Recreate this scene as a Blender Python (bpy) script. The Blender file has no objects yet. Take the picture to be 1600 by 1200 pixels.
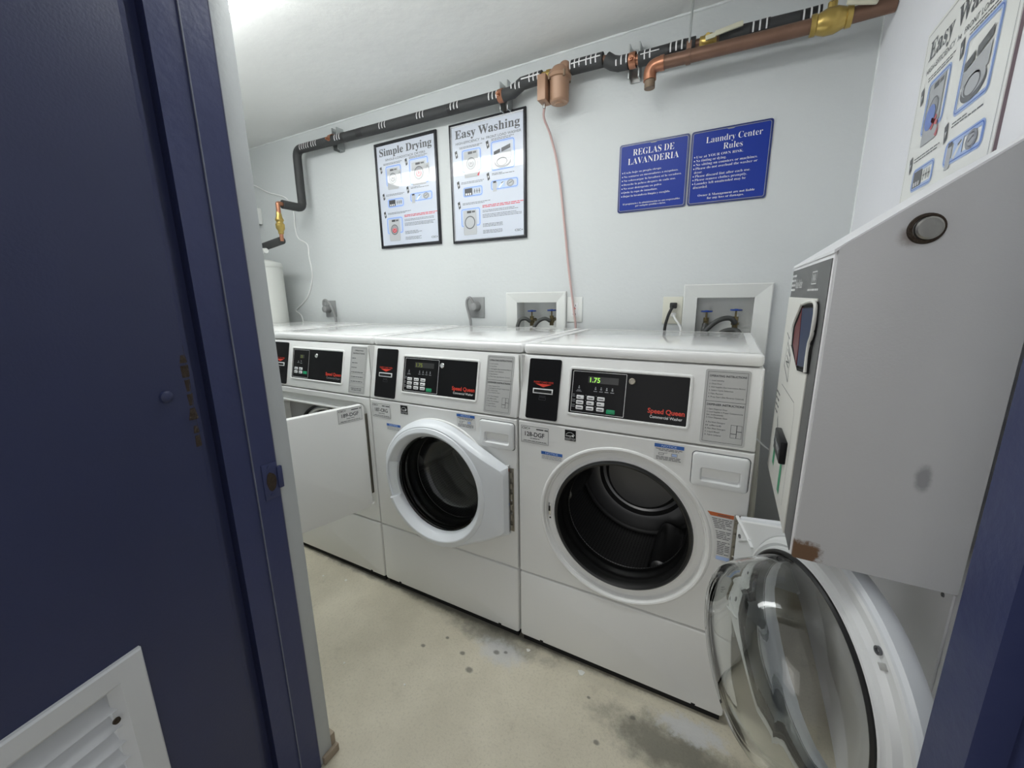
import bpy, bmesh, math, random
from mathutils import Vector, Matrix
random.seed(7)
PI = math.pi
SC = bpy.context.scene
COL = SC.collection

# ------------------------------------------------------------------ camera, world, lights, exposure
cam_data = bpy.data.cameras.new('camera')
cam_data.sensor_fit = 'HORIZONTAL'
cam_data.sensor_width = 36.0
cam_data.lens = 626.77 / 1600 * 36.0
cam_data.clip_start = 0.01
cam = bpy.data.objects.new('camera', cam_data)
COL.objects.link(cam)
_r = Vector((0.88391, 0.46746, -0.01330))
_d = Vector((0.08801, -0.19423, -0.97700))
_f = Vector((-0.45929, 0.86241, -0.21282))
cam.matrix_world = Matrix(((_r.x, -_d.x, -_f.x, 0.58825), (_r.y, -_d.y, -_f.y, -1.14021), (_r.z, -_d.z, -_f.z, 1.27278), (0, 0, 0, 1)))
SC.camera = cam

world = bpy.data.worlds.new('world')
SC.world = world
world.use_nodes = True
world.node_tree.nodes['Background'].inputs[0].default_value = (0.95, 0.97, 1.0, 1)
world.node_tree.nodes['Background'].inputs[1].default_value = 0.42

fill_lamp = bpy.data.lights.new('doorway_fill', 'AREA')  # added fill light outside the doorway, brightens the panel and machine fronts
fill_lamp.shape = 'RECTANGLE'; fill_lamp.size = 3.0; fill_lamp.size_y = 1.6
fill_lamp.energy = 26.0; fill_lamp.color = (1.0, 0.985, 0.95)
fill_lamp_o = bpy.data.objects.new('doorway_fill', fill_lamp)
COL.objects.link(fill_lamp_o)
fill_lamp_o.location = (-1.0, -3.4, 1.9)
fill_lamp_o.rotation_euler = (Vector((0.5, -0.3, 0.7)) - Vector((-1.0, -3.4, 1.9))).to_track_quat('-Z', 'Y').to_euler()

LAMP_STRENGTH = 12.8
SC.view_settings.view_transform = 'Standard'
SC.view_settings.look = 'None'
SC.view_settings.gamma = 1.0
SC.view_settings.use_curve_mapping = False
SC.view_settings.exposure = 0.24
SC.cycles.use_denoising = True
SC.cycles.max_bounces = 14
SC.cycles.diffuse_bounces = 6
SC.cycles.transmission_bounces = 12
SC.cycles.glossy_bounces = 6
SC.cycles.caustics_refractive = True
SC.cycles.caustics_reflective = False
SC.cycles.sample_clamp_indirect = 6.0
SC.cycles.blur_glossy = 0.5

# ------------------------------------------------------------------ measured dimensions (metres)
YW = 0.785          # back wall
XR = 0.957          # right wall
ZF = 0.0          # floor; the machine bodies stand on short feet
XL = -3.0           # left wall
ZC = 2.33           # ceiling
PITCH = 0.686       # machine pitch
Z_BOT, Z_LOW, Z_PAN, Z_LID, Z_TOP, DEP = 0.028, 0.302, 0.872, 1.086, 1.121, 0.70
TILT = math.atan2(0.046, 0.214)

# ------------------------------------------------------------------ materials
def lin(c):
    return tuple(((x / 255) / 12.92 if x / 255 <= 0.04045 else ((x / 255 + 0.055) / 1.055) ** 2.4) for x in c)

def mat(name, col, rough=0.5, metal=0.0, bump=0.0, bscale=40.0, var=0.0, vscale=6.0, coat=0.0, spec=0.5, emit=None, estr=0.0):
    m = bpy.data.materials.new(name)
    m.use_nodes = True
    nt = m.node_tree
    b = nt.nodes['Principled BSDF']
    b.inputs['Base Color'].default_value = (*col, 1)
    b.inputs['Roughness'].default_value = rough
    b.inputs['Metallic'].default_value = metal
    b.inputs['Specular IOR Level'].default_value = spec
    if coat:
        b.inputs['Coat Weight'].default_value = coat
        b.inputs['Coat Roughness'].default_value = 0.03
    if emit:
        b.inputs['Emission Color'].default_value = (*emit, 1)
        b.inputs['Emission Strength'].default_value = estr
    tc = nt.nodes.new('ShaderNodeTexCoord')
    if var:
        n = nt.nodes.new('ShaderNodeTexNoise'); n.inputs['Scale'].default_value = vscale; n.inputs['Detail'].default_value = 5
        nt.links.new(tc.outputs['Object'], n.inputs['Vector'])
        mx = nt.nodes.new('ShaderNodeMix'); mx.data_type = 'RGBA'
        mx.inputs[6].default_value = (*[c * (1 - var) for c in col], 1)
        mx.inputs[7].default_value = (*[min(1, c * (1 + var)) for c in col], 1)
        nt.links.new(n.outputs['Fac'], mx.inputs[0])
        nt.links.new(mx.outputs[2], b.inputs['Base Color'])
    if bump:
        n = nt.nodes.new('ShaderNodeTexNoise'); n.inputs['Scale'].default_value = bscale; n.inputs['Detail'].default_value = 4
        nt.links.new(tc.outputs['Object'], n.inputs['Vector'])
        bp = nt.nodes.new('ShaderNodeBump'); bp.inputs['Strength'].default_value = bump; bp.inputs['Distance'].default_value = 0.01
        nt.links.new(n.outputs['Fac'], bp.inputs['Height'])
        nt.links.new(bp.outputs['Normal'], b.inputs['Normal'])
    return m

class NT:
    """short node helpers for the materials that carry stains or painted shade"""
    def __init__(s, m):
        s.nt = m.node_tree; s.b = s.nt.nodes['Principled BSDF']
        s.tc = s.nt.nodes.new('ShaderNodeTexCoord').outputs['Object']
    def noise(s, scale, detail=5, rough=0.6):
        n = s.nt.nodes.new('ShaderNodeTexNoise'); n.inputs['Scale'].default_value = scale
        n.inputs['Detail'].default_value = detail; n.inputs['Roughness'].default_value = rough
        s.nt.links.new(s.tc, n.inputs['Vector']); return n.outputs['Fac']
    def math(s, op, a, b=None, c=None):
        n = s.nt.nodes.new('ShaderNodeMath'); n.operation = op
        for i, v in enumerate((a, b, c)):
            if v is None: continue
            if isinstance(v, (int, float)): n.inputs[i].default_value = v
            else: s.nt.links.new(v, n.inputs[i])
        return n.outputs[0]
    def ramp(s, v, a, b):
        n = s.nt.nodes.new('ShaderNodeMapRange'); n.interpolation_type = 'SMOOTHSTEP'
        n.inputs[1].default_value = a; n.inputs[2].default_value = b
        s.nt.links.new(v, n.inputs[0]); return n.outputs[0]
    def spot(s, p, sx, sy, sz, edge=0.5, nscale=9.0, namp=1.1):
        mp = s.nt.nodes.new('ShaderNodeMapping'); mp.vector_type = 'TEXTURE'
        mp.inputs['Location'].default_value = p; mp.inputs['Scale'].default_value = (sx, sy, sz)
        s.nt.links.new(s.tc, mp.inputs['Vector'])
        ln = s.nt.nodes.new('ShaderNodeVectorMath'); ln.operation = 'LENGTH'
        s.nt.links.new(mp.outputs[0], ln.inputs[0])
        d = s.math('ADD', ln.outputs['Value'], s.math('MULTIPLY', s.math('SUBTRACT', s.noise(nscale, 6, 0.7), 0.5), namp))
        n = s.nt.nodes.new('ShaderNodeMapRange'); n.interpolation_type = 'SMOOTHSTEP'
        n.inputs[1].default_value = 1.0; n.inputs[2].default_value = 1.0 - edge
        s.nt.links.new(d, n.inputs[0]); return n.outputs[0]
    def mix(s, fac, a, b):
        n = s.nt.nodes.new('ShaderNodeMix'); n.data_type = 'RGBA'
        if isinstance(fac, (int, float)): n.inputs[0].default_value = fac
        else: s.nt.links.new(fac, n.inputs[0])
        for i, v in ((6, a), (7, b)):
            if isinstance(v, tuple): n.inputs[i].default_value = (*v, 1)
            else: s.nt.links.new(v, n.inputs[i])
        return n.outputs[2]
    def color(s, c): s.nt.links.new(c, s.b.inputs['Base Color'])
    def bump(s, h, strength, dist=0.01):
        bp = s.nt.nodes.new('ShaderNodeBump'); bp.inputs['Strength'].default_value = strength; bp.inputs['Distance'].default_value = dist
        s.nt.links.new(h, bp.inputs['Height']); s.nt.links.new(bp.outputs['Normal'], s.b.inputs['Normal'])

M = {}
M['wall'] = mat('wall_paint', (0.60, 0.62, 0.622), 0.6, bump=0.12, bscale=55, var=0.035, vscale=2.5)
M['wall_lavender'] = mat('side_wall_paint', (0.86, 0.86, 0.89), 0.6, bump=0.12, bscale=55, var=0.03, vscale=2.5)
M['ceiling'] = mat('ceiling_plaster', (0.80, 0.80, 0.785), 0.75, bump=0.35, bscale=11, var=0.03, vscale=3)
M['jamb_shade'] = mat('shaded_wall_paint', (0.46, 0.485, 0.49), 0.5, bump=0.15, bscale=30, var=0.04, vscale=12)  # darker copy of the wall paint, shade of the jamb end in its colour
M['caulk'] = mat('paint_bead', (0.80, 0.82, 0.82), 0.55, bump=0.3, bscale=60)
M['enamel'] = mat('white_enamel', (0.79, 0.79, 0.775), 0.33, bump=0.015, bscale=90)
M['enamel_lid'] = mat('white_enamel_lid', (0.90, 0.90, 0.89), 0.16, var=0.02, vscale=5, coat=0.5)
M['door_white'] = mat('white_door_plastic', (0.73, 0.755, 0.785), 0.28)
M['inner_white'] = mat('white_inner_plastic', (0.74, 0.75, 0.75), 0.3)
M['rubber'] = mat('black_rubber', (0.008, 0.008, 0.008), 0.38)
M['black'] = mat('black_gloss_plastic', (0.008, 0.008, 0.009), 0.35, spec=0.15)
M['gap'] = mat('shadow_gap_black', (0.006, 0.006, 0.006), 0.8)
M['label_gray'] = mat('gray_label', (0.44, 0.44, 0.43), 0.45)
M['ink'] = mat('dark_ink', (0.03, 0.03, 0.035), 0.4, coat=0.8)
M['ink_gray'] = mat('gray_ink', (0.085, 0.087, 0.095), 0.4, coat=0.8)
M['ink_light'] = mat('pale_gray_ink', (0.30, 0.31, 0.33), 0.4, coat=0.8)
M['ink_pale'] = mat('very_pale_gray_ink', (0.46, 0.47, 0.49), 0.4, coat=0.8)
M['ink_red'] = mat('red_ink', (0.62, 0.045, 0.06), 0.4, coat=0.8)
M['ink_blue'] = mat('blue_ink', (0.10, 0.20, 0.62), 0.4, coat=0.8)
M['ink_skyblue'] = mat('pale_blue_ink', (0.42, 0.55, 0.86), 0.4, coat=0.8)
M['white'] = mat('white_print', (0.78, 0.78, 0.78), 0.4, coat=0.8)
M['red'] = mat('red_print', (0.68, 0.05, 0.025), 0.45)
M['green'] = mat('green_key', (0.01, 0.28, 0.12), 0.4)
M['led'] = mat('led_segments', (0.02, 0.05, 0.01), 0.4, emit=(0.42, 1.0, 0.12), estr=0.9)
M['led_dim'] = mat('dim_led_segments', (0.05, 0.06, 0.01), 0.4, emit=(0.6, 0.75, 0.1), estr=0.22)
M['led_off'] = mat('unlit_display', (0.03, 0.03, 0.03), 0.35)
M['chrome'] = mat('chrome', (0.75, 0.75, 0.75), 0.15, 1.0)
M['steel'] = mat('brushed_steel', (0.42, 0.41, 0.38), 0.35, 1.0, bump=0.05, bscale=150)
M['hinge_steel'] = mat('dull_hinge_steel', (0.30, 0.28, 0.235), 0.4, 0.8)
M['drum_back'] = mat('drum_back_steel', (0.20, 0.20, 0.20), 0.33, 0.85)
M['drum_steel'] = mat('dark_lifter_steel', (0.13, 0.13, 0.13), 0.34, 0.8)
M['galv'] = mat('galvanised_steel', (0.50, 0.52, 0.52), 0.35, 0.9, var=0.15, vscale=30)
M['sticker'] = mat('white_sticker', (0.70, 0.70, 0.69), 0.4)
M['sticker_blue'] = mat('blue_sticker_band', (0.03, 0.12, 0.42), 0.4)
M['orange'] = mat('orange_warning_band', (0.55, 0.13, 0.035), 0.45)
M['dryer_gray'] = mat('dryer_bulkhead_gray', (0.33, 0.33, 0.33), 0.35)
M['dryer_drum'] = mat('dryer_drum_gray', (0.22, 0.22, 0.22), 0.4)
M['blue_paint'] = mat('navy_door_paint', (0.024, 0.031, 0.085), 0.42, bump=0.06, bscale=220, var=0.12, vscale=5)
M['blue_frame'] = mat('navy_frame_paint', (0.033, 0.042, 0.115), 0.38, bump=0.10, bscale=45, var=0.12, vscale=8)
M['pale_edge'] = mat('pale_frame_edge', (0.15, 0.16, 0.21), 0.5, var=0.4, vscale=30)
M['vent_gray'] = mat('gray_vent_paint', (0.62, 0.635, 0.65), 0.5, var=0.06, vscale=9)
M['rust'] = mat('rusty_iron', (0.034, 0.022, 0.013), 0.85, bump=0.8, bscale=90, var=0.6, vscale=60)
M['wood'] = mat('worn_wood', (0.33, 0.27, 0.20), 0.7, bump=0.2, bscale=40, var=0.2, vscale=15)
M['insul'] = mat('black_pipe_insulation', (0.035, 0.036, 0.037), 0.62, bump=0.12, bscale=90, var=0.15, vscale=20)
M['tape_dark'] = mat('black_tape', (0.012, 0.012, 0.013), 0.4)
M['copper'] = mat('aged_copper', (0.20, 0.115, 0.08), 0.42, 0.55, var=0.25, vscale=14)
M['copper_new'] = mat('bright_copper', (0.44, 0.20, 0.12), 0.33, 0.75, var=0.2, vscale=25)
M['copper_end'] = mat('dull_solder_copper', (0.22, 0.16, 0.11), 0.55, 0.4, var=0.3, vscale=40)
M['brass'] = mat('brass', (0.50, 0.36, 0.11), 0.33, 0.8, var=0.15, vscale=25)
M['old_brass'] = mat('tarnished_brass', (0.17, 0.135, 0.065), 0.4, 0.7, var=0.2, vscale=40)
M['bronze'] = mat('bronze_pump_paint', (0.36, 0.215, 0.14), 0.42, 0.15, var=0.08, vscale=15)
M['cream'] = mat('cream_lever_sleeve', (0.60, 0.58, 0.45), 0.5, var=0.1, vscale=30)
M['pink_wire'] = mat('pink_wire_jacket', (0.55, 0.38, 0.36), 0.5)
M['white_cable'] = mat('white_cable_jacket', (0.80, 0.80, 0.79), 0.45)
M['gray_cord'] = mat('gray_cord_jacket', (0.24, 0.24, 0.24), 0.55)
M['gray_plate'] = mat('gray_outlet_plate', (0.28, 0.285, 0.285), 0.5)
M['black_cord'] = mat('black_cord_jacket', (0.012, 0.012, 0.012), 0.5)
M['hose'] = mat('dark_rubber_hose', (0.05, 0.052, 0.05), 0.5)
M['blue_handle'] = mat('blue_valve_handle', (0.02, 0.06, 0.30), 0.4)
M['plastic_white'] = mat('white_box_plastic', (0.70, 0.71, 0.69), 0.4)
M['ivory'] = mat('ivory_plate', (0.66, 0.65, 0.56), 0.45)
M['tank'] = mat('tank_enamel', (0.66, 0.665, 0.63), 0.4)
M['poster'] = mat('glossy_poster_paper', (0.58, 0.615, 0.70), 0.25, coat=0.8)
M['poster_cream'] = mat('poster_board', (0.86, 0.86, 0.83), 0.35)
M['poster_edge'] = mat('poster_backing_edge', (0.22, 0.16, 0.18), 0.6)
M['frame_dark'] = mat('dark_frame_metal', (0.035, 0.035, 0.04), 0.25, 0.6)
M['frame_light'] = mat('polished_frame_edge', (0.62, 0.62, 0.64), 0.2, 0.7)
M['sign_blue'] = mat('blue_sign_plastic', (0.006, 0.030, 0.27), 0.4, spec=0.3)
M['sign_edge'] = mat('navy_sign_border', (0.012, 0.025, 0.14), 0.3)
M['va_white'] = mat('cream_front_panel', (0.72, 0.71, 0.665), 0.4)
M['va_label'] = mat('charcoal_label', (0.11, 0.11, 0.112), 0.45)
M['panel_white'] = mat('white_access_panel', (0.84, 0.835, 0.85), 0.35)
M['va_red'] = mat('dark_red_lens', (0.13, 0.010, 0.015), 0.4, spec=0.15)
M['va_blue'] = mat('dark_blue_lens', (0.008, 0.022, 0.075), 0.4, spec=0.15)
M['paper'] = mat('torn_paper', (0.72, 0.72, 0.68), 0.8)
M['lamp_body'] = mat('lamp_white_metal', (0.8, 0.8, 0.8), 0.4)
M['diffuser'] = mat('lit_diffuser', (0.9, 0.9, 0.9), 0.5, emit=(0.97, 1.0, 0.985), estr=LAMP_STRENGTH)

def make_glass():
    m = bpy.data.materials.new('clear_glass'); m.use_nodes = True
    b = m.node_tree.nodes['Principled BSDF']
    b.inputs['Base Color'].default_value = (0.93, 0.95, 0.94, 1)
    b.inputs['Roughness'].default_value = 0.0
    b.inputs['IOR'].default_value = 1.46
    b.inputs['Transmission Weight'].default_value = 1.0
    return m
M['glass'] = make_glass()

def make_drum():
    m = mat('perforated_drum_steel', (0.10, 0.10, 0.10), 0.36, 0.8)
    nt = m.node_tree; b = nt.nodes['Principled BSDF']
    uv = nt.nodes.new('ShaderNodeUVMap'); uv.uv_map = 'uv'
    vo = nt.nodes.new('ShaderNodeTexVoronoi'); vo.inputs['Scale'].default_value = 95; vo.inputs['Randomness'].default_value = 0.12
    nt.links.new(uv.outputs[0], vo.inputs['Vector'])
    mr = nt.nodes.new('ShaderNodeMapRange'); mr.inputs[1].default_value = 0.22; mr.inputs[2].default_value = 0.3
    nt.links.new(vo.outputs['Distance'], mr.inputs[0])
    mx = nt.nodes.new('ShaderNodeMix'); mx.data_type = 'RGBA'
    mx.inputs[6].default_value = (0.01, 0.01, 0.01, 1); mx.inputs[7].default_value = (0.10, 0.10, 0.10, 1)
    nt.links.new(mr.outputs[0], mx.inputs[0]); nt.links.new(mx.outputs[2], b.inputs['Base Color'])
    return m
M['drum'] = make_drum()

def make_floor():
    m = mat('stained_shaded_concrete', (0.4, 0.4, 0.4), 0.5)
    n = NT(m)
    base = n.mix(n.ramp(n.noise(3.0, 6, 0.6), 0.3, 0.7), (0.52, 0.48, 0.375), (0.64, 0.595, 0.475))
    base = n.mix(n.math('MULTIPLY', n.ramp(n.noise(120, 4, 0.75), 0.48, 0.75), 0.55), base, (0.36, 0.335, 0.265))
    base = n.mix(n.math('MULTIPLY', n.ramp(n.noise(9, 8, 0.8), 0.55, 0.72), 0.5), base, (0.36, 0.325, 0.25))
    sp = n.spot((0.55, -0.14, 0), 0.27, 0.10, 5, 0.7, 10, 1.4)
    base = n.mix(n.math('MULTIPLY', sp, 0.75), base, (0.085, 0.085, 0.07))
    sp = n.spot((0.60, -0.06, 0), 0.12, 0.05, 5, 0.6, 30, 2.0)
    base = n.mix(n.math('MULTIPLY', sp, 0.8), base, (0.55, 0.56, 0.57))
    sp = n.spot((-0.08, -0.04, 0), 0.30, 0.06, 5, 0.8, 14, 1.4)
    base = n.mix(n.math('MULTIPLY', sp, 0.7), base, (0.10, 0.10, 0.09))
    sp = n.spot((-0.04, -0.085, 0), 0.13, 0.065, 5, 0.7, 22, 1.6)
    base = n.mix(n.math('MULTIPLY', sp, 0.65), base, (0.55, 0.56, 0.57))
    for (x, y, r) in ((-0.10, -0.195, .018), (-0.16, -0.15, .014), (-0.05, -0.09, .016), (-0.02, -0.075, .01), (0.44, -0.10, .012), (0.30, -0.10, .008), (-0.31, -0.19, .012), (0.36, -0.22, .012), (-0.25, -0.12, .01)):
        sp = n.spot((x, y, 0), r, r * 0.8, 5, 0.6, 50, 0.6)
        base = n.mix(n.math('MULTIPLY', sp, 0.75), base, (0.11, 0.105, 0.09))
    sp = n.spot((0.28, -0.035, 0), 0.40, 0.02, 5, 0.8, 20, 0.8)
    base = n.mix(n.math('MULTIPLY', sp, 0.35), base, (0.50, 0.47, 0.38))
    sp = n.spot((-0.4, 0.012, 0), 1.2, 0.035, 5, 0.7, 16, 1.2)  # dark band along the machine fronts: painted contact shade plus grime
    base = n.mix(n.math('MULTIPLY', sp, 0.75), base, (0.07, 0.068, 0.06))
    n.color(base)
    n.bump(n.noise(150, 4, 0.7), 0.15)
    return m
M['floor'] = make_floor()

def make_va():
    m = mat('gray_cabinet_paint', (0.30, 0.30, 0.30), 0.42)
    n = NT(m)
    base = n.mix(n.noise(4, 4), (0.50, 0.50, 0.505), (0.56, 0.56, 0.565))
    base = n.mix(n.math('MULTIPLY', n.spot((0.014, 0, 0.012), 0.034, 0.05, 0.026, 0.35, 45, 1.3), 0.95), base, (0.13, 0.055, 0.015))
    base = n.mix(n.math('MULTIPLY', n.spot((0.141, 0, 0.174), 0.012, 0.05, 0.028, 0.6, 60, 0.8), 0.6), base, (0.14, 0.14, 0.15))
    base = n.mix(n.math('MULTIPLY', n.spot((0.078, 0, 0.512), 0.018, 0.05, 0.018, 0.7, 60, 0.8), 0.6), base, (0.10, 0.055, 0.03))
    n.color(base); n.bump(n.noise(260, 3), 0.05)
    return m
M['va_body'] = make_va()

# ------------------------------------------------------------------ mesh helpers
_TXT = {}
def bold_serif(s):
    o = ''
    for c in s:
        if 'A' <= c <= 'Z': o += chr(0x1D400 + ord(c) - 65)
        elif 'a' <= c <= 'z': o += chr(0x1D41A + ord(c) - 97)
        elif '0' <= c <= '9': o += chr(0x1D7CE + ord(c) - 48)
        else: o += c
    return o

def text_geo(s, off):
    k = (s, off)
    if k not in _TXT:
        c = bpy.data.curves.new('lettering', 'FONT'); c.body = s; c.size = 1.0; c.offset = off; c.resolution_u = 3
        o = bpy.data.objects.new('lettering', c)
        me = bpy.data.meshes.new_from_object(o)
        _TXT[k] = ([v.co.copy() for v in me.vertices], [tuple(p.vertices) for p in me.polygons])
        bpy.data.objects.remove(o); bpy.data.curves.remove(c); bpy.data.meshes.remove(me)
    return _TXT[k]

class MB:
    def __init__(s):
        s.bm = bmesh.new(); s.m = Matrix(); s.uv = None
    def v(s, p): return s.bm.verts.new(s.m @ Vector(p))
    def face(s, vs):
        try: return s.bm.faces.new(vs)
        except ValueError: return None
    def merge(s, b2):
        me = bpy.data.meshes.new('t'); b2.to_mesh(me); b2.free()
        me.transform(s.m); s.bm.from_mesh(me); bpy.data.meshes.remove(me)
    def box(s, x0, x1, y0, y1, z0, z1, bev=0.0, seg=2):
        b = bmesh.new()
        vs = [b.verts.new(p) for p in ((x0, y0, z0), (x1, y0, z0), (x1, y1, z0), (x0, y1, z0), (x0, y0, z1), (x1, y0, z1), (x1, y1, z1), (x0, y1, z1))]
        for f in ((3, 2, 1, 0), (4, 5, 6, 7), (0, 1, 5, 4), (1, 2, 6, 5), (2, 3, 7, 6), (3, 0, 4, 7)): b.faces.new([vs[i] for i in f])
        if bev: bmesh.ops.bevel(b, geom=list(b.edges), offset=bev, segments=seg, profile=0.5, affect='EDGES')
        s.merge(b); return s
    def prism(s, poly, axis, a, b, bev=0.0):
        """extrude a 2-D outline along an axis between a and b"""
        def P(p, t):
            if axis == 'x': return (t, p[0], p[1])
            if axis == 'y': return (p[0], t, p[1])
            return (p[0], p[1], t)
        bb = bmesh.new()
        A = [bb.verts.new(P(p, a)) for p in poly]; B = [bb.verts.new(P(p, b)) for p in poly]
        bb.faces.new(A); bb.faces.new(B[::-1])
        n = len(poly)
        for i in range(n): bb.faces.new((A[(i + 1) % n], A[i], B[i], B[(i + 1) % n]))
        bmesh.ops.recalc_face_normals(bb, faces=list(bb.faces))
        if bev: bmesh.ops.bevel(bb, geom=list(bb.edges), offset=bev, segments=2, profile=0.5, affect='EDGES')
        s.merge(bb); return s
    def loft(s, rings, cap0=False, cap1=False, closed=True):
        R = [[s.v(p) for p in r] for r in rings]
        n = len(rings[0])
        for a, b in zip(R[:-1], R[1:]):
            for i in range(n if closed else n - 1):
                j = (i + 1) % n
                s.face((a[i], a[j], b[j], b[i]))
        if cap0: s.face(R[0][::-1])
        if cap1: s.face(R[-1])
        return s
    def lathe(s, prof, o=(0, 0, 0), axis='y', n=64, a0=0.0, a1=2 * PI, uvk=None):
        """prof: (radius, height along axis) pairs"""
        full = abs(a1 - a0 - 2 * PI) < 1e-6
        cnt = n if full else n + 1
        if uvk and s.uv is None: s.uv = s.bm.loops.layers.uv.new('uv')
        rows = []
        for r, h in prof:
            row = []
            if r < 1e-6:
                row = [None] * cnt
                c = {'y': (o[0], o[1] + h, o[2]), 'z': (o[0], o[1], o[2] + h), 'x': (o[0] + h, o[1], o[2])}[axis]
                vv = s.v(c); row = [vv] * cnt
            else:
                for i in range(cnt):
                    t = a0 + (a1 - a0) * i / n
                    c, q = r * math.cos(t), r * math.sin(t)
                    p = {'y': (o[0] + c, o[1] + h, o[2] + q), 'z': (o[0] + c, o[1] + q, o[2] + h), 'x': (o[0] + h, o[1] + c, o[2] + q)}[axis]
                    row.append(s.v(p))
            rows.append(row)
        L = 0.0
        for k in range(len(rows) - 1):
            a, b = rows[k], rows[k + 1]
            dl = math.hypot(prof[k + 1][0] - prof[k][0], prof[k + 1][1] - prof[k][1])
            for i in range(n):
                j = (i + 1) % cnt
                q = []
                for w in (a[i], a[j], b[j], b[i]):
                    if w not in q: q.append(w)
                if len(q) < 3: continue
                f = s.face(q)
                if f and uvk:
                    for lp in f.loops:
                        u = i if lp.vert in (a[i], b[i]) else i + 1
                        top = lp.vert in b
                        lp[s.uv].uv = (u / n * 2 * PI * 0.23, L + (dl if top else 0))
            L += dl
        return s
    def cyl(s, p0, p1, r0, r1=None, n=20, cap=True):
        r1 = r0 if r1 is None else r1
        p0, p1 = Vector(p0), Vector(p1)
        q = (p1 - p0).to_track_quat('Z', 'Y').to_matrix()
        rings = [[p + q @ Vector((r * math.cos(2 * PI * i / n), r * math.sin(2 * PI * i / n), 0)) for i in range(n)] for p, r in ((p0, r0), (p1, r1))]
        return s.loft(rings, cap, cap)
    def sphere(s, c, r, sc=(1, 1, 1), n=20):
        prof = [(math.sin(PI * k / 12) * 1.0, -math.cos(PI * k / 12)) for k in range(13)]
        m0 = s.m
        s.m = m0 @ Matrix.Translation(c) @ Matrix.Diagonal((r * sc[0], r * sc[1], r * sc[2], 1))
        s.lathe(prof, axis='z', n=n); s.m = m0
        return s
    def tube(s, pts, r, n=12, smooth=8, cap=True):
        P = [Vector(p) for p in pts]
        if smooth:
            Q = []
            for i in range(len(P) - 1):
                a = P[max(i - 1, 0)]; b = P[i]; c = P[i + 1]; d = P[min(i + 2, len(P) - 1)]
                for k in range(smooth):
                    t = k / smooth
                    Q.append(0.5 * ((2 * b) + (c - a) * t + (2 * a - 5 * b + 4 * c - d) * t * t + (3 * b - a - 3 * c + d) * t ** 3))
            Q.append(P[-1]); P = Q
        rr = r if isinstance(r, (list, tuple)) else [r] * len(P)
        T = [(P[min(i + 1, len(P) - 1)] - P[max(i - 1, 0)]).normalized() for i in range(len(P))]
        u = T[0].orthogonal().normalized()
        rings = []
        for i, p in enumerate(P):
            u = (u - T[i] * u.dot(T[i])).normalized(); w = T[i].cross(u)
            rings.append([p + (u * math.cos(2 * PI * k / n) + w * math.sin(2 * PI * k / n)) * rr[i] for k in range(n)])
        return s.loft(rings, cap, cap)
    # ---- flat print, drawn in the local x-y plane at height z
    def rect(s, x0, y0, x1, y1, z=0.0):
        s.face([s.v(p) for p in ((x0, y0, z), (x1, y0, z), (x1, y1, z), (x0, y1, z))]); return s
    def poly(s, pts, z=0.0):
        s.face([s.v((p[0], p[1], z)) for p in pts]); return s
    def disc(s, x, y, r, z=0.0, ry=None, n=28):
        ry = ry or r
        return s.poly([(x + r * math.cos(2 * PI * i / n), y + ry * math.sin(2 * PI * i / n)) for i in range(n)], z)
    def ring(s, x, y, r0, r1, z=0.0, k=1.0, n=32):
        rs = [[(x + r * math.cos(2 * PI * i / n), y + k * r * math.sin(2 * PI * i / n), z) for i in range(n)] for r in (r0, r1)]
        return s.loft(rs[::-1])
    def rring(s, x0, y0, x1, y1, rad, t, z=0.0):
        """outline of a rounded rectangle, t wide"""
        a = [(p[0], p[1], z) for p in rrect(x0, y0, x1, y1, rad)]
        b = [(p[0], p[1], z) for p in rrect(x0 + t, y0 + t, x1 - t, y1 - t, max(rad - t, 0.0005))]
        return s.loft([a, b])
    def rfill(s, x0, y0, x1, y1, rad, z=0.0): return s.poly(rrect(x0, y0, x1, y1, rad), z)
    def line(s, x0, y0, x1, y1, w, z=0.0):
        d = Vector((x1 - x0, y1 - y0)).normalized(); q = Vector((-d.y, d.x)) * w / 2
        return s.poly([(x0 - q.x, y0 - q.y), (x1 - q.x, y1 - q.y), (x1 + q.x, y1 + q.y), (x0 + q.x, y0 + q.y)], z)
    def words(s, x0, x1, y, h, z=0.0, rnd=random):
        """a line of print too small to read: word-long strokes"""
        x = x0
        while x < x1 - h:
            w = min(rnd.uniform(1.6, 5.5) * h, x1 - x)
            s.rect(x, y, x + w, y + h * 0.62, z); x += w + h * 0.55
        return s
    def text(s, t, x, y, h, align='l', serif=False, fit=None, z=0.0, off=0.0):
        """h: capital height; fit: total width"""
        vs, fs = text_geo(bold_serif(t) if serif else t, off)
        if not vs: return s
        x0 = min(v.x for v in vs); x1 = max(v.x for v in vs)
        sy = h / (0.66 if serif else 0.70); sx = sy
        if fit: sx = fit / (x1 - x0)
        w = (x1 - x0) * sx
        ox = x - x0 * sx - (w / 2 if align == 'c' else w if align == 'r' else 0)
        nv = [s.v((v.x * sx + ox, v.y * sy + y, z)) for v in vs]
        for f in fs: s.face([nv[i] for i in f])
        return s
    def build(s, name, m, parent=None, mx=None, sharp=35, recalc=True):
        if recalc: bmesh.ops.recalc_face_normals(s.bm, faces=list(s.bm.faces))
        me = bpy.data.meshes.new(name); s.bm.to_mesh(me); s.bm.free()
        me.materials.append(M[m] if isinstance(m, str) else m)
        for p in me.polygons: p.use_smooth = True
        me.set_sharp_from_angle(angle=math.radians(sharp))
        o = bpy.data.objects.new(name, me); COL.objects.link(o)
        if parent: o.parent = parent
        if mx is not None: o.matrix_basis = mx
        return o
    def build_flat(s, name, m, parent=None, mx=None):
        return s.build(name, m, parent, mx, recalc=False)

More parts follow.
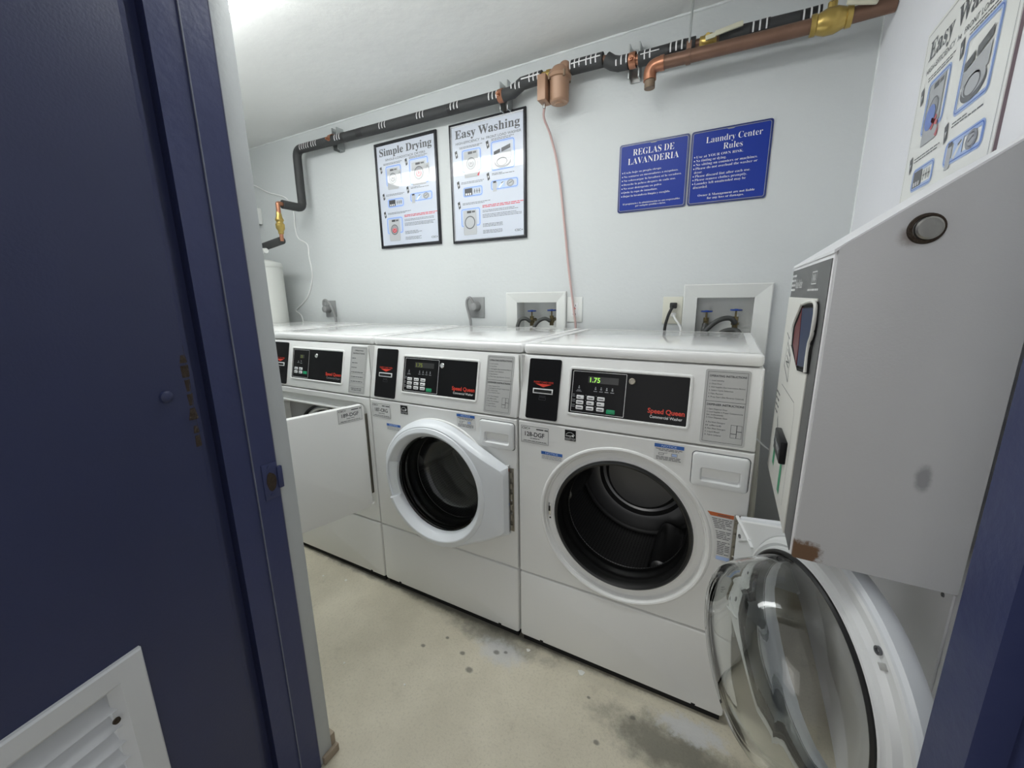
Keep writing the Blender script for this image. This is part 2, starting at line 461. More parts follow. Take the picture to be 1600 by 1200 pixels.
def build_prints(name, by_mat, parent, mx=None):
    """one flat printed picture in several inks, as one mesh"""
    me = bpy.data.meshes.new(name); bm = bmesh.new(); inks = []
    for k, mb in by_mat.items():
        if not len(mb.bm.faces): mb.bm.free(); continue
        t = bpy.data.meshes.new('t'); mb.bm.to_mesh(t); mb.bm.free()
        n0 = len(bm.faces); bm.from_mesh(t); bpy.data.meshes.remove(t); bm.faces.ensure_lookup_table()
        for f in bm.faces[n0:]: f.material_index = len(inks)
        inks.append(k)
    bm.to_mesh(me); bm.free()
    for k in inks: me.materials.append(M[k])
    o = bpy.data.objects.new(name, me); COL.objects.link(o); o.parent = parent
    if mx is not None: o.matrix_basis = mx
    return o

def rrect(x0, y0, x1, y1, r, k=6):
    pts = []
    for cx, cy, a in ((x1 - r, y1 - r, 0), (x0 + r, y1 - r, 90), (x0 + r, y0 + r, 180), (x1 - r, y0 + r, 270)):
        for i in range(k + 1):
            t = math.radians(a + 90 * i / k); pts.append((cx + r * math.cos(t), cy + r * math.sin(t)))
    return pts

def hull(pts):
    pts = sorted(set(pts))
    def half(ps):
        h = []
        for p in ps:
            while len(h) > 1 and (h[-1][0] - h[-2][0]) * (p[1] - h[-2][1]) - (h[-1][1] - h[-2][1]) * (p[0] - h[-2][0]) <= 0: h.pop()
            h.append(p)
        return h[:-1]
    return half(pts) + half(pts[::-1])

def ray_hit(poly, a):
    """distance from the origin to a convex outline in direction a"""
    d = (math.cos(a), math.sin(a)); best = 0
    for i in range(len(poly)):
        p, q = poly[i], poly[(i + 1) % len(poly)]
        ex, ey = q[0] - p[0], q[1] - p[1]
        den = d[0] * ey - d[1] * ex
        if abs(den) < 1e-12: continue
        t = (p[0] * ey - p[1] * ex) / den
        u = (p[0] * d[1] - p[1] * d[0]) / den
        if t > 0 and -1e-6 <= u <= 1 + 1e-6: best = max(best, t)
    return best

def sheet(origin, facing='front'):
    """frame whose local x-y plane is a vertical sheet: front = facing the doorway (-y), side = facing -x"""
    X, Y, Z = {'front': ((1, 0, 0), (0, 0, 1), (0, -1, 0)), 'side': ((0, -1, 0), (0, 0, 1), (-1, 0, 0))}[facing]
    return Matrix(((X[0], Y[0], Z[0], origin[0]), (X[1], Y[1], Z[1], origin[1]), (X[2], Y[2], Z[2], origin[2]), (0, 0, 0, 1)))

def tag(o, label, cat, group=None):
    o['label'] = label; o['category'] = cat
    if group: o['group'] = group
    return o
def thing(name, loc, label, cat, group=None):
    o = bpy.data.objects.new(name, None); COL.objects.link(o); o.location = loc; o.empty_display_size = 0.1
    return tag(o, label, cat, group)
def structure(o):
    o['kind'] = 'structure'; return o

# ------------------------------------------------------------------ the room
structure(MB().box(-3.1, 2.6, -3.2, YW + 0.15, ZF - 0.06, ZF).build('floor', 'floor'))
structure(MB().box(XL - 0.1, XR + 0.15, -0.77, YW + 0.15, ZC, ZC + 0.08).build('ceiling', 'ceiling'))
HA = (-0.402, -0.173, 1.02, 1.245)     # recesses of the two washer boxes
HB = (0.465, 0.683, 1.02, 1.260)
wb = MB()
for (a, b, c, d) in ((XL - 0.1, HA[0], ZF, ZC), (HA[0], HA[1], ZF, HA[2]), (HA[0], HA[1], HA[3], ZC), (HA[1], HB[0], ZF, ZC),
                     (HB[0], HB[1], ZF, HB[2]), (HB[0], HB[1], HB[3], ZC), (HB[1], XR + 0.15, ZF, ZC)):
    wb.box(a, b, YW, YW + 0.14, c, d)
structure(wb.build('wall_back', 'wall'))
structure(MB().box(XL - 0.1, XL, -0.77, YW, ZF, ZC).build('wall_left', 'wall'))
structure(MB().box(XR, XR + 0.15, -0.594, YW, ZF, ZC).build('wall_right', 'wall_lavender'))
XJ, XK = -0.300, 0.834                 # the two sides of the doorway
structure(MB().box(XL - 0.1, XJ - 0.04, -0.765, -0.594, ZF, ZC)
          .box(XK + 0.035, 2.6, -0.765, -0.594, ZF, ZC).box(XJ - 0.04, XK + 0.035, -0.765, -0.594, 2.08, ZC).build('wall_front', 'wall'))
structure(MB().box(XJ - 0.04, XJ - 0.002, -0.632, -0.593, ZF, 2.06, 0.002).build('trim_6', 'jamb_shade'))
# uneven bead of paint where ceiling and back wall meet
cb = MB(); pts = []; rr = []
for i in range(121):
    x = XL + (XR - XL) * i / 120
    pts.append((x, YW - 0.001, ZC - 0.001)); rr.append(random.choice((0.003, 0.004, 0.005, 0.007)) * (1.0 if x > -2.4 else 0.5))
cb.tube(pts, rr, n=8, smooth=0)
structure(cb.build('trim_1', 'caulk'))
structure(MB().tube([(XR - 0.001, YW - 0.001, z * 0.1) for z in range(24)], 0.004, n=8, smooth=0).build('trim_2', 'caulk'))
# steel door frame, both jambs and the head
fl = MB().prism([(XJ, -0.632), (XJ, -0.683), (XJ - 0.003, -0.6845), (XJ - 0.003, -0.735), (XJ - 0.030, -0.735), (XJ - 0.030, -0.757), (XJ - 0.014, -0.757), (XJ - 0.014, -0.770),
                 (XJ - 0.075, -0.770), (XJ - 0.075, -0.765), (XJ - 0.040, -0.765), (XJ - 0.040, -0.632)], 'z', ZF, 2.08)
tf = structure(fl.build('trim_3', 'blue_frame'))
for y, w in ((-0.6835, 0.0011), (-0.6325, 0.0008)):
    MB().box(XJ - 0.003, XJ + 0.0006, y - w, y + w, ZF, 2.04).build('pale_strip', 'pale_edge', tf)  # thin paler strip along the frame edge
sp = MB().box(XJ - 0.002, XJ + 0.0025, -0.668, -0.634, 0.826, 0.912, 0.0012)
sp.box(XJ - 0.002, XJ + 0.006, -0.636, -0.624, 0.845, 0.898, 0.002)
so = sp.build('strike_plate', 'blue_frame', tf)
hp = []
for i in range(14):
    t = 2 * PI * i / 14; rr_ = 0.9 + 0.2 * random.random()
    hp.append((-0.650 + 0.011 * rr_ * math.cos(t), 0.868 + 0.022 * rr_ * math.sin(t)))
MB().prism(hp, 'x', XJ + 0.001, XJ + 0.0032).build('latch_hole', 'rust', so)
for z in (0.836, 0.903): MB().cyl((XJ + 0.001, -0.652, z), (XJ + 0.0038, -0.652, z), 0.0045, n=14).build('screw', 'blue_frame', so)
fr = MB().prism([(XK, -0.594), (XK, -0.664), (XK + 0.026, -0.664), (XK + 0.026, -0.770), (XK + 0.075, -0.770), (XK + 0.075, -0.765), (XK + 0.036, -0.765), (XK + 0.036, -0.594)], 'z', ZF, 2.08)
tr = structure(fr.build('trim_4', 'blue_frame'))
structure(MB().box(XJ, XK, -0.77, -0.632, 2.045, 2.08).build('trim_5', 'blue_frame'))
structure(MB().box(XJ - 0.30, XJ - 0.004, -0.594, -0.578, ZF, 0.06, 0.003).box(XJ - 0.004, XJ + 0.008, -0.625, -0.578, ZF, 0.025, 0.002).build('baseboard_front', 'wood'))
# louvred door swung out into the passage
ang = math.atan2(-0.986, 0.165)
dm = Matrix.Translation((-0.2875, -0.776, 0)) @ Matrix.Rotation(ang, 4, 'Z')      # local x along the leaf, local +y towards the opening
leaf = MB()
LX0, LX1, LZ0, LZ1 = 0.195, 0.66, 0.20, 0.648
for (a, b, c, d) in ((0.0, LX0, 0.012, 2.035), (LX1, 0.86, 0.012, 2.035), (LX0, LX1, 0.012, LZ0), (LX0, LX1, LZ1, 2.035)):
    leaf.box(a, b, -0.044, 0.0, c, d)
leaf_o = structure(leaf.build('door_1', 'blue_paint', mx=dm))
vf = MB()
o0 = [(p[0], p[1]) for p in ((0.158, 0.158), (0.702, 0.158), (0.702, 0.692), (0.158, 0.692))]
def rr4(i, y): return [(0.158 + i, y, 0.158 + i), (0.702 - i, y, 0.158 + i), (0.702 - i, y, 0.692 - i), (0.158 + i, y, 0.692 - i)]
vf.loft([rr4(0, 0.0), rr4(0, 0.006), rr4(0.003, 0.009), rr4(0.036, 0.009), rr4(0.042, 0.002), rr4(0.050, -0.006), rr4(0.050, -0.03)])
vent = vf.build('louver_vent', 'vent_gray', leaf_o)
for k in range(13):
    z = 0.222 + k * 0.0335
    sl = MB(); sl.m = Matrix.Translation((0, -0.016, z)) @ Matrix.Rotation(math.radians(42), 4, 'X')
    sl.box(0.2, 0.66, -0.0014, 0.0014, -0.023, 0.023)
    sl.build('slat', 'vent_gray', vent)
MB().lathe([(0.0055, 0.0), (0.005, 0.003), (0.0, 0.0035)], (0.209, 0.004, 0.594), 'y', 14).build('screw', 'rust', vent)
MB().lathe([(0.011, 0.0), (0.010, 0.004), (0.006, 0.007), (0, 0.008)], (0.042, 0.0, 1.107), 'y', 20).build('bolt_head', 'blue_paint', leaf_o)
hg = MB()
for k in range(7):
    z = 1.0 + k * 0.027
    hg.cyl((0.004, -0.008, z), (0.004, -0.008, z + 0.022), random.uniform(0.008, 0.012), random.uniform(0.007, 0.011), 10)
hg.box(-0.004, 0.002, -0.03, -0.004, 0.995, 1.195, 0.002)
hg.build('rusted_hinge', 'rust', leaf_o)

# ------------------------------------------------------------------ ceiling lamp
LA, LB = -2.12, 0.30
lamp = thing('ceiling_lamp', (-0.91, -0.215, ZC), 'long white fluorescent strip lamp fixed to the ceiling above the machines', 'lamp')
MB().box(LA - lamp.location.x, LB - lamp.location.x, -0.085, 0.085, -0.03, 0.0, 0.004).build('housing', 'lamp_body', lamp)
MB().prism([(-0.078, -0.03), (-0.085, -0.055), (-0.07, -0.078), (0.07, -0.078), (0.085, -0.055), (0.078, -0.03)], 'x', LA + 0.01 - lamp.location.x, LB - 0.01 - lamp.location.x).build('diffuser', 'diffuser', lamp)
for x in (LA, LB): MB().box(x - 0.012 - lamp.location.x, x + 0.012 - lamp.location.x, -0.088, 0.088, -0.081, 0.0, 0.003).build('end_cap', 'lamp_body', lamp)

# ------------------------------------------------------------------ machines
CX, CZ = 0.346, 0.568                  # centre of the washer opening
HX, HZ = 0.662, 0.572                  # hinge line of the washer door
def angles(extra=()):
    a = [2 * PI * i / 112 for i in range(112)] + [e % (2 * PI) for e in extra]
    return sorted(set(round(x, 6) for x in a))
def circ(r, y, A, cx=CX, cz=CZ): return [(cx + r * math.cos(a), y, cz + r * math.sin(a)) for a in A]
def outl(poly, y, A, cx, cz): 
    out = []
    for a in A:
        r = ray_hit(poly, a); out.append((cx + r * math.cos(a), y, cz + r * math.sin(a)))
    return out
PANEL = Matrix.Translation((0, 0, Z_PAN)) @ Matrix.Rotation(-TILT, 4, 'X') @ sheet((0, 0, 0))    # local x across, y up the slope, z outwards

def lid_and_panel(root):
    lid = MB().box(0.003, 0.683, 0.044, DEP, Z_LID + 0.002, Z_TOP, 0.011, 4)
    lid.build('lid', 'enamel_lid', root)
    MB().rring(0.012, 0.055, 0.674, DEP - 0.01, 0.01, 0.024, Z_TOP + 0.0006).build_flat('lid_rim', 'enamel', root)
    MB().prism([(0.0, Z_PAN + 0.003), (0.046, Z_LID - 0.001), (0.13, Z_LID - 0.001), (0.13, Z_PAN + 0.003)], 'x', 0.0035, 0.6825, 0.004).build('control_panel', 'enamel', root)

def card_reader(root):
    b = MB(); ra = rrect(0.029, 0.011, 0.139, 0.207, 0.006)
    b.loft([[(p[0], p[1], 0) for p in ra], [(p[0], p[1], 0.0035) for p in ra]], False, True)
    cr = b.build('card_reader', 'black', root, PANEL)
    MB().text('INSERT CARD HERE', 0.084, 0.1285, 0.006, 'c', fit=0.068, z=0.0042).poly([(0.055, 0.126), (0.084, 0.1155), (0.113, 0.126)], 0.0042).build_flat('card_arrow', 'red', cr)
    s_ = MB(); s_.box(0.049, 0.119, 0.0940, 0.1110, 0.0035, 0.0060, 0.001); s_.build('slot_bezel', 'white', cr)
    MB().box(0.053, 0.115, 0.0975, 0.1075, 0.0055, 0.0066).build('card_slot', 'gap', cr)
    MB().text('READER', 0.084, 0.084, 0.0045, 'c', z=0.0042).rring(0.072, 0.074, 0.096, 0.082, 0.001, 0.0007, 0.0042).build_flat('reader_print', 'ink_gray', cr)

def display(root, dryer=False, lit=True):
    fr_ = MB()
    X0, X1, Y0, Y1 = 0.175, 0.515, 0.046, 0.181
    fr_.loft([[(p[0], p[1], h) for p in rrect(X0 - e, Y0 - e, X1 + e, Y1 + e, 0.003 + e)] for e, h in ((0.009, 0.0), (0.007, 0.004), (0.003, 0.005), (0.0, 0.0035), (0.0, 0.001))])
    fr_.build('display_frame', 'enamel', root, PANEL)
    b = MB(); b.box(X0 - 0.001, X1 + 0.001, Y0 - 0.001, Y1 + 0.001, -0.002, 0.0015)
    dp = b.build('display_panel', 'black', root, PANEL)
    z = 0.0022
    w = 0.072 if not dryer else 0.0
    xr = 0.345 if not dryer else 0.292
    MB().rring(0.181, 0.050, xr, 0.177, 0.002, 0.0012, z).build_flat('keypad_border', 'white', dp)
    if not dryer:
        MB().rect(0.230, 0.143, 0.322, 0.163, z).build_flat('led_window', 'led_off', dp)
        MB().text('1.75', 0.236, 0.1455, 0.0145, 'l', z=z + 0.0004, off=0.012).build_flat('led_digits', 'led' if lit else 'led_dim', dp)
        ic = MB()
        for x in (0.203, 0.255, 0.272, 0.289, 0.306):
            ic.rect(x - 0.0025, 0.1235, x + 0.0025, 0.1275, z).rect(x - 0.0055, 0.1175, x + 0.0055, 0.1195, z).disc(x, 0.1305, 0.0018, z)
        ic.rect(0.194, 0.114, 0.212, 0.1155, z)
        for y in (0.097, 0.081, 0.065):
            ic.words(0.184, 0.194, y + 0.006, 0.003, z).words(0.184, 0.194, y + 0.0005, 0.003, z)
            for x in (0.227, 0.259): ic.rect(x - 0.001, y + 0.006, x + 0.001, y + 0.008, z)
        ic.build_flat('status_icons', 'ink_light', dp)
        cols, rows = (0.209, 0.242, 0.274), (0.097, 0.081, 0.065)
        gx, gy = 0.306, 0.0615
    else:
        MB().rect(0.228, 0.139, 0.258, 0.155, z).build_flat('led_window', 'led_off', dp)
        MB().text('25', 0.232, 0.1405, 0.012, 'l', z=z + 0.0004, off=0.01).build_flat('led_digits', 'led_dim', dp)
        MB().disc(0.219, 0.123, 0.003, z).rect(0.210, 0.116, 0.226, 0.118, z).disc(0.238, 0.125, 0.003, z).rect(0.232, 0.114, 0.245, 0.117, z).build_flat('status_icons', 'ink_light', dp)
        cols, rows = (0.205, 0.238), (0.090, 0.074)
        gx, gy = 0.270, 0.0735
    for yy in rows:
        for xx in cols:
            k = MB(); k.loft([[(p[0], p[1], h) for p in rrect(xx - 0.0115 + e, yy - 0.006 + e, xx + 0.0115 - e, yy + 0.006 - e, 0.0025)] for e, h in ((0, 0.0015), (0, 0.003), (0.001, 0.0036))], False, True)
            ko = k.build('key', 'white', dp)
    kp = MB()
    for yy in rows:
        for xx in cols: kp.words(xx - 0.007, xx + 0.008, yy - 0.0015, 0.0042, 0.0040).disc(xx - 0.009, yy, 0.0012, 0.0040)
    kp.build_flat('key_print', 'ink', dp)
    g = MB(); g.loft([[(p[0], p[1], h) for p in rrect(gx - 0.013 + e, gy - 0.0065 + e, gx + 0.013 - e, gy + 0.0065 - e, 0.0025)] for e, h in ((0, 0.0015), (0, 0.003), (0.001, 0.0036))], False, True)
    g.build('start_key', 'green', dp)
    lk = MB(); lx, ly = (0.361, 0.158) if not dryer else (0.345, 0.155)
    lk.lathe([(0.0095, 0.0), (0.0095, 0.004), (0.008, 0.0055), (0.005, 0.0055), (0.0045, 0.0045), (0, 0.0045)], (lx, ly, 0.0015), 'z', 22)
    lo = lk.build('key_lock', 'chrome' if not lit or dryer else 'hinge_steel', dp)
    MB().text('Speed Queen', 0.411, 0.0735, 0.0135, 'l', fit=0.098, z=z, off=0.025).build_flat('brand_print', 'red', dp)
    MB().text('Commercial Dryer' if dryer else 'Commercial Washer', 0.418, 0.0595, 0.0082, 'l', fit=0.086, z=z, off=0.004).build_flat('kind_print', 'ink_light' if dryer else 'white', dp)

def instructions(root, dryer=False):
    b = MB(); x0, x1, y0, y1 = 0.551, 0.657, 0.010, 0.209
    if dryer: x0 = 0.560
    ra = rrect(x0, y0, x1, y1, 0.006)
    b.loft([[(p[0], p[1], 0) for p in ra], [(p[0], p[1], 0.0015) for p in ra]], False, True)
    lb = b.build('instruction_label', 'label_gray', root, PANEL)
    z = 0.0022; t = MB(); t.rring(x0 + 0.006, y0 + 0.006, x1 - 0.006, y1 - 0.006, 0.001, 0.0008, z)
    L = x0 + 0.011; R = x1 - 0.010
    if not dryer:
        t.text('OPERATING INSTRUCTIONS', L - 0.001, 0.189, 0.0052, fit=R - L + 0.002, z=z, off=0.02)
        for i, s_ in enumerate(('1. Load Laundry', '2. Close Door', '3. Add Supplies (See Instructions Below)', '4. Select Cycle Selection', '5. Make Payment', '6. Press Start (See Reverse Control)')):
            t.text(s_, L, 0.1775 - i * 0.0088, 0.0038, z=z, fit=min(R - L, 0.0023 * len(s_)))
        t.rect(x0 + 0.006, 0.1235, x1 - 0.006, 0.1243, z)
        t.text('DISPENSER INSTRUCTIONS', L - 0.001, 0.1125, 0.0052, fit=R - L + 0.002, z=z, off=0.02)
        for i, s_ in enumerate(('1. Open Dispenser Door', '2. Load Supplies in Proper Compartments', '    (as indicated)', '3. Close Dispenser Door')):
            t.text(s_, L, 0.101 - i * 0.0075, 0.0038, z=z, fit=min(R - L, 0.0022 * len(s_)))
        for i, s_ in enumerate(('A. Pre-Wash Detergent', '     (if offered)', 'B. Main Wash Detergent', 'C. Liquid Bleach', 'D. Fabric Softener')):
            t.text(s_, L, 0.066 - i * 0.0085, 0.0038, z=z, fit=min(0.05, 0.0022 * len(s_)))
        for bx in ((0.622, 0.043, 0.636, 0.066), (0.636, 0.050, 0.648, 0.066), (0.622, 0.032, 0.636, 0.043), (0.636, 0.032, 0.648, 0.050)): t.rring(*bx, 0.0004, 0.0007, z)
    else:
        t.text('OPERATING', (x0 + x1) / 2, 0.189, 0.0055, 'c', fit=0.050, z=z, off=0.02)
        t.text('INSTRUCTIONS', (x0 + x1) / 2, 0.177, 0.0055, 'c', fit=0.066, z=z, off=0.02)
        for i, w in enumerate((0.022, 0.036, 0.034, 0.072, 0.070, 0.074)):
            y = 0.158 - i * 0.0195
            t.words(L, L + w, y, 0.0038, z)
            if i > 2: t.rect(x0 + 0.006, y - 0.006, x1 - 0.006, y - 0.0055, z)
        t.words(L + 0.004, R - 0.006, 0.031, 0.004, z).words(L + 0.008, R - 0.010, 0.024, 0.004, z).rect(x0 + 0.006, 0.040, x1 - 0.006, 0.0407, z)
    t.build_flat('instruction_print', 'ink', lb)

def tag_sticker(parent, number, mx):
    """white machine number sticker, 100 x 60 mm"""
    b = MB().box(0, 0.100, 0, 0.060, 0, 0.0006)
    st = b.build('number_sticker', 'sticker', parent, mx)
    z = 0.0010
    t = MB().rring(0.001, 0.001, 0.099, 0.059, 0.001, 0.0009, z)
    t.text('CSC+', 0.004, 0.0475, 0.0070, fit=0.030, z=z, off=0.02).words(0.056, 0.097, 0.0485, 0.006, z)
    t.text(number, 0.050, 0.0245, 0.0145, 'c', fit=0.070, z=z, off=0.018)
    t.words(0.034, 0.068, 0.0165, 0.0032, z).words(0.010, 0.092, 0.0075, 0.0028, z).rect(0.004, 0.0045, 0.096, 0.0052, z)
    t.build_flat('sticker_print', 'ink', st)
    return st

def energy_sticker(root, x, zz):
    st = MB().box(0, 0.036, 0, 0.035, 0, 0.0005).build('energy_sticker', 'black', root, sheet((x, -0.0005, zz)))
    z = 0.0009; w = MB()
    arc = [(0.018 + r * math.cos(a), 0.014 + r * 0.9 * math.sin(a)) for r, rng in ((0.0155, range(4, 31)), (0.0142, range(30, 3, -1))) for a in [PI * k / 34 for k in rng]]
    w.poly(arc, z)
    w.poly([(0.0265 + (0.006 if i % 2 == 0 else 0.0026) * math.sin(2 * PI * i / 10), 0.017 + (0.006 if i % 2 == 0 else 0.0026) * math.cos(2 * PI * i / 10)) for i in range(10)], z)
    w.text('energy', 0.003, 0.0135, 0.006, fit=0.019, z=z, off=0.01)
    w.rect(0.001, 0.0075, 0.035, 0.0085, z).text('ENERGY STAR', 0.018, 0.0022, 0.0035, 'c', fit=0.031, z=z)
    w.build_flat('energy_print', 'white', st)

def notice_stickers(root):
    a = MB().box(0, 0.074, 0, 0.027, 0, 0.0005).build('notice_sticker', 'sticker', root, sheet((0.087, -0.0005, 0.750)))
    MB().rect(0, 0.0165, 0.074, 0.027, 0.0009).build_flat('blue_band', 'sticker_blue', a)
    MB().text('NOTICE', 0.037, 0.0190, 0.0062, 'c', fit=0.044, z=0.0013, off=0.02).build_flat('band_print', 'ink_skyblue', a)
    t = MB()
    for i in range(3): t.words(0.003, 0.070, 0.0115 - i * 0.0045, 0.0028, 0.0009)
    t.build_flat('notice_print', 'ink_light', a)
    b = MB().box(0, 0.078, 0, 0.050, 0, 0.0005).build('notice_sticker', 'sticker', root, sheet((0.438, -0.0005, 0.812)))
    MB().rect(0, 0.0395, 0.078, 0.050, 0.0009).build_flat('blue_band', 'sticker_blue', b)
    MB().text('NOTICE', 0.039, 0.0418, 0.006, 'c', fit=0.040, z=0.0013, off=0.02).rect(0.048, 0.0175, 0.060, 0.0245, 0.0009).build_flat('band_print', 'ink_skyblue', b)
    t = MB().words(0.004, 0.074, 0.0345, 0.003, 0.0009).words(0.012, 0.066, 0.0305, 0.003, 0.0009)
    for i in range(3): t.words(0.006, 0.072, 0.0115 - i * 0.004, 0.003, 0.0009)
    t.rring(0.012, 0.0175, 0.026, 0.024, 0.001, 0.0012, 0.0009).line(0.026, 0.0235, 0.036, 0.0255, 0.001, 0.0009).rring(0.046, 0.0165, 0.062, 0.0255, 0.001, 0.0009, 0.0011)
    t.build_flat('notice_print', 'ink_gray', b)

def lower_panel(root):
    ra = lambda e: rrect(0.004 + e, Z_BOT + e, 0.682 - e, Z_LOW - 0.003 - e, 0.008)
    b = MB(); b.loft([[(p[0], y, p[1]) for p in ra(e)] for e, y in ((0, 0.04), (0, 0.005), (0.002, 0.001), (0.006, -0.0005))], False, True)
    lp = b.build('lower_panel', 'enamel', root)
    for x in (0.09, 0.60):
        MB().box(x - 0.006, x + 0.006, -0.0012, 0.002, Z_BOT + 0.004, Z_BOT + 0.009).build('screw_notch', 'gap', lp)
    for x in (0.06, 0.62):
        for y in (0.10, 0.62): MB().cyl((x, y, ZF), (x, y, Z_BOT + 0.01), 0.02, n=16).build('foot', 'rubber', root)

def cabinet(root):
    b = MB()
    MB().box(0.012, 0.674, 0.012, DEP - 0.02, ZF + 0.001, Z_BOT + 0.004).build('under_shade_block', 'gap', root)  # added black block standing in for the shade under the machine
    b.box(0.003, 0.006, 0.02, DEP - 0.01, Z_BOT, Z_LID).box(0.680, 0.683, 0.02, DEP - 0.01, Z_BOT, Z_LID)
    b.box(0.006, 0.680, DEP - 0.013, DEP - 0.01, Z_BOT, Z_LID).box(0.006, 0.680, 0.03, DEP - 0.013, Z_BOT, Z_BOT + 0.003).box(0.006, 0.680, 0.13, DEP - 0.013, Z_PAN, Z_PAN + 0.003)
    b.build('cabinet', 'enamel', root)

def teardrop(i, cz_half=0.129, R=0.257):
    c = [((R - i) * math.cos(2 * PI * k / 112), (R - i) * math.sin(2 * PI * k / 112)) for k in range(112)]
    return hull([(round(x, 6), round(y, 6)) for x, y in c] + [(0.311 - i * 0.4, cz_half - i * 0.8), (0.311 - i * 0.4, -cz_half + i * 0.8)])

def washer_door(root, theta):
    DX = -0.317                                           # centre of the glass from the hinge line
    mx = Matrix.Translation((HX, -0.012, HZ)) @ Matrix.Rotation(math.radians(theta), 4, 'Z')
    ca = math.atan2(0.128, 0.311)
    h0, h1 = math.radians(160.5), math.radians(203)          # the grip on the free side
    A = angles((ca, -ca, h0, h0 + 0.008, h1, h1 - 0.008))
    grip = [1.0 if h0 + 0.004 < a < h1 - 0.004 else 0.0 for a in A]
    def T(i, y): return outl(teardrop(i), y, A, DX, 0)
    def Cc(r, y): return circ(r, y, A, DX, 0)
    def dent(ring, dy, dr):
        out = []
        for p, g in zip(ring, grip):
            s_ = 1 + dr * g
            out.append((DX + (p[0] - DX) * s_, p[1] + dy * g, p[2] * s_))
        return out
    sh = MB()
    rings = [T(0.014, 0.004), T(0.005, 0.002), T(0.0, -0.003), T(0.003, -0.018), dent(T(0.009, -0.031), 0.008, 0), dent(T(0.018, -0.040), 0.014, 0), dent(T(0.0205, -0.0405), 0.015, 0),
             dent(Cc(0.2345, -0.0405), 0.019, 0), dent(Cc(0.2325, -0.0435), 0.022, 0), dent(Cc(0.2190, -0.0480), 0.024, -0.02), dent(Cc(0.2150, -0.0470), 0.022, -0.05), dent(Cc(0.199, -0.028), 0.006, -0.045), dent(Cc(0.195, -0.020), 0.006, -0.03), Cc(0.194, -0.004)]
    # the hinge wing is thinner than the ring
    for r in rings[3:8]:
        for k, p in enumerate(r):
            wing = max(0.0, min(1.0, (p[0] - DX - 0.225) / 0.08))
            r[k] = (p[0], p[1] + 0.012 * wing, p[2])
    sh.loft(rings)
    door = sh.build('door', 'door_white', root, mx, sharp=28)
    inn = MB()
    inn.loft([T(0.010, 0.003), T(0.014, 0.006), T(0.020, 0.006), Cc(0.229, 0.006), Cc(0.2275, 0.004), Cc(0.226, 0.006), Cc(0.221, 0.014), Cc(0.214, 0.017), Cc(0.209, 0.012), Cc(0.206, 0.019), Cc(0.202, 0.020), Cc(0.200, 0.016)])
    inn.build('inner_ring', 'inner_white', door, sharp=28)
    MB().lathe([(0.203, 0.015), (0.202, 0.023), (0.198, 0.026), (0.193, 0.024), (0.192, 0.014)], (DX, 0, 0), 'y', 96).build('gasket_ring', 'rubber', door)
    MB().lathe([(0.198, -0.006), (0.199, 0.020), (0.192, 0.030), (0.187, 0.055), (0.181, 0.085), (0.174, 0.108), (0.164, 0.124), (0.150, 0.133), (0.110, 0.139), (0.05, 0.141), (0.0, 0.141)][::1]
               + [(0.0, 0.134), (0.05, 0.1335), (0.105, 0.131), (0.140, 0.124), (0.154, 0.116), (0.164, 0.102), (0.171, 0.082), (0.177, 0.055), (0.182, 0.030), (0.186, 0.015), (0.187, -0.006), (0.198, -0.006)], (DX, 0, 0), 'y', 128).build('glass_bowl', 'glass', door, sharp=60)
    for i in range(6):
        z = -0.112 + i * 0.040
        MB().cyl((0.001, 0.003, z), (0.001, 0.003, z + 0.020), 0.0045, n=12).build('hinge_knuckle', 'hinge_steel', door)
    for (x, z) in ((-0.030, 0.085), (-0.030, -0.085), (-0.072, 0.020), (-0.072, -0.06)):
        MB().lathe([(0.0055, 0.006), (0.005, 0.0085), (0, 0.009)], (x, 0, z), 'y', 14).build('screw', 'ink_gray', door)
    # raised ribs that run from the hinge corners to the ring
    for sg in (1, -1):
        rb = MB(); rb.m = Matrix.Translation((-0.050, 0, sg * 0.115)) @ Matrix.Rotation(-sg * 0.34, 4, 'Y')
        rb.box(-0.052, 0.045, 0.004, 0.012, -0.0022, 0.0022, 0.001).build('wing_rib', 'inner_white', door)
        rb = MB(); rb.m = Matrix.Translation((-0.058, 0, sg * 0.092)) @ Matrix.Rotation(sg * 0.62, 4, 'Y')
        rb.box(-0.030, 0.036, 0.004, 0.010, -0.002, 0.002, 0.001).build('wing_rib', 'inner_white', door)
    lx, lz = DX - 0.151, 0.180
    MB().lathe([(0.0065, 0.004), (0.0065, 0.0095), (0.004, 0.0095), (0.0035, 0.006), (0, 0.006)], (lx, 0, lz), 'y', 16).build('latch_hole', 'ink_gray', door)
    lt = MB(); lt.m = Matrix.Translation((lx - 0.010, 0, lz - 0.018)) @ Matrix.Rotation(math.radians(40), 4, 'Y')
    lt.box(-0.009, 0.009, 0.004, 0.0085, -0.005, 0.005, 0.001).build('latch_tab', 'label_gray', door)
    return door

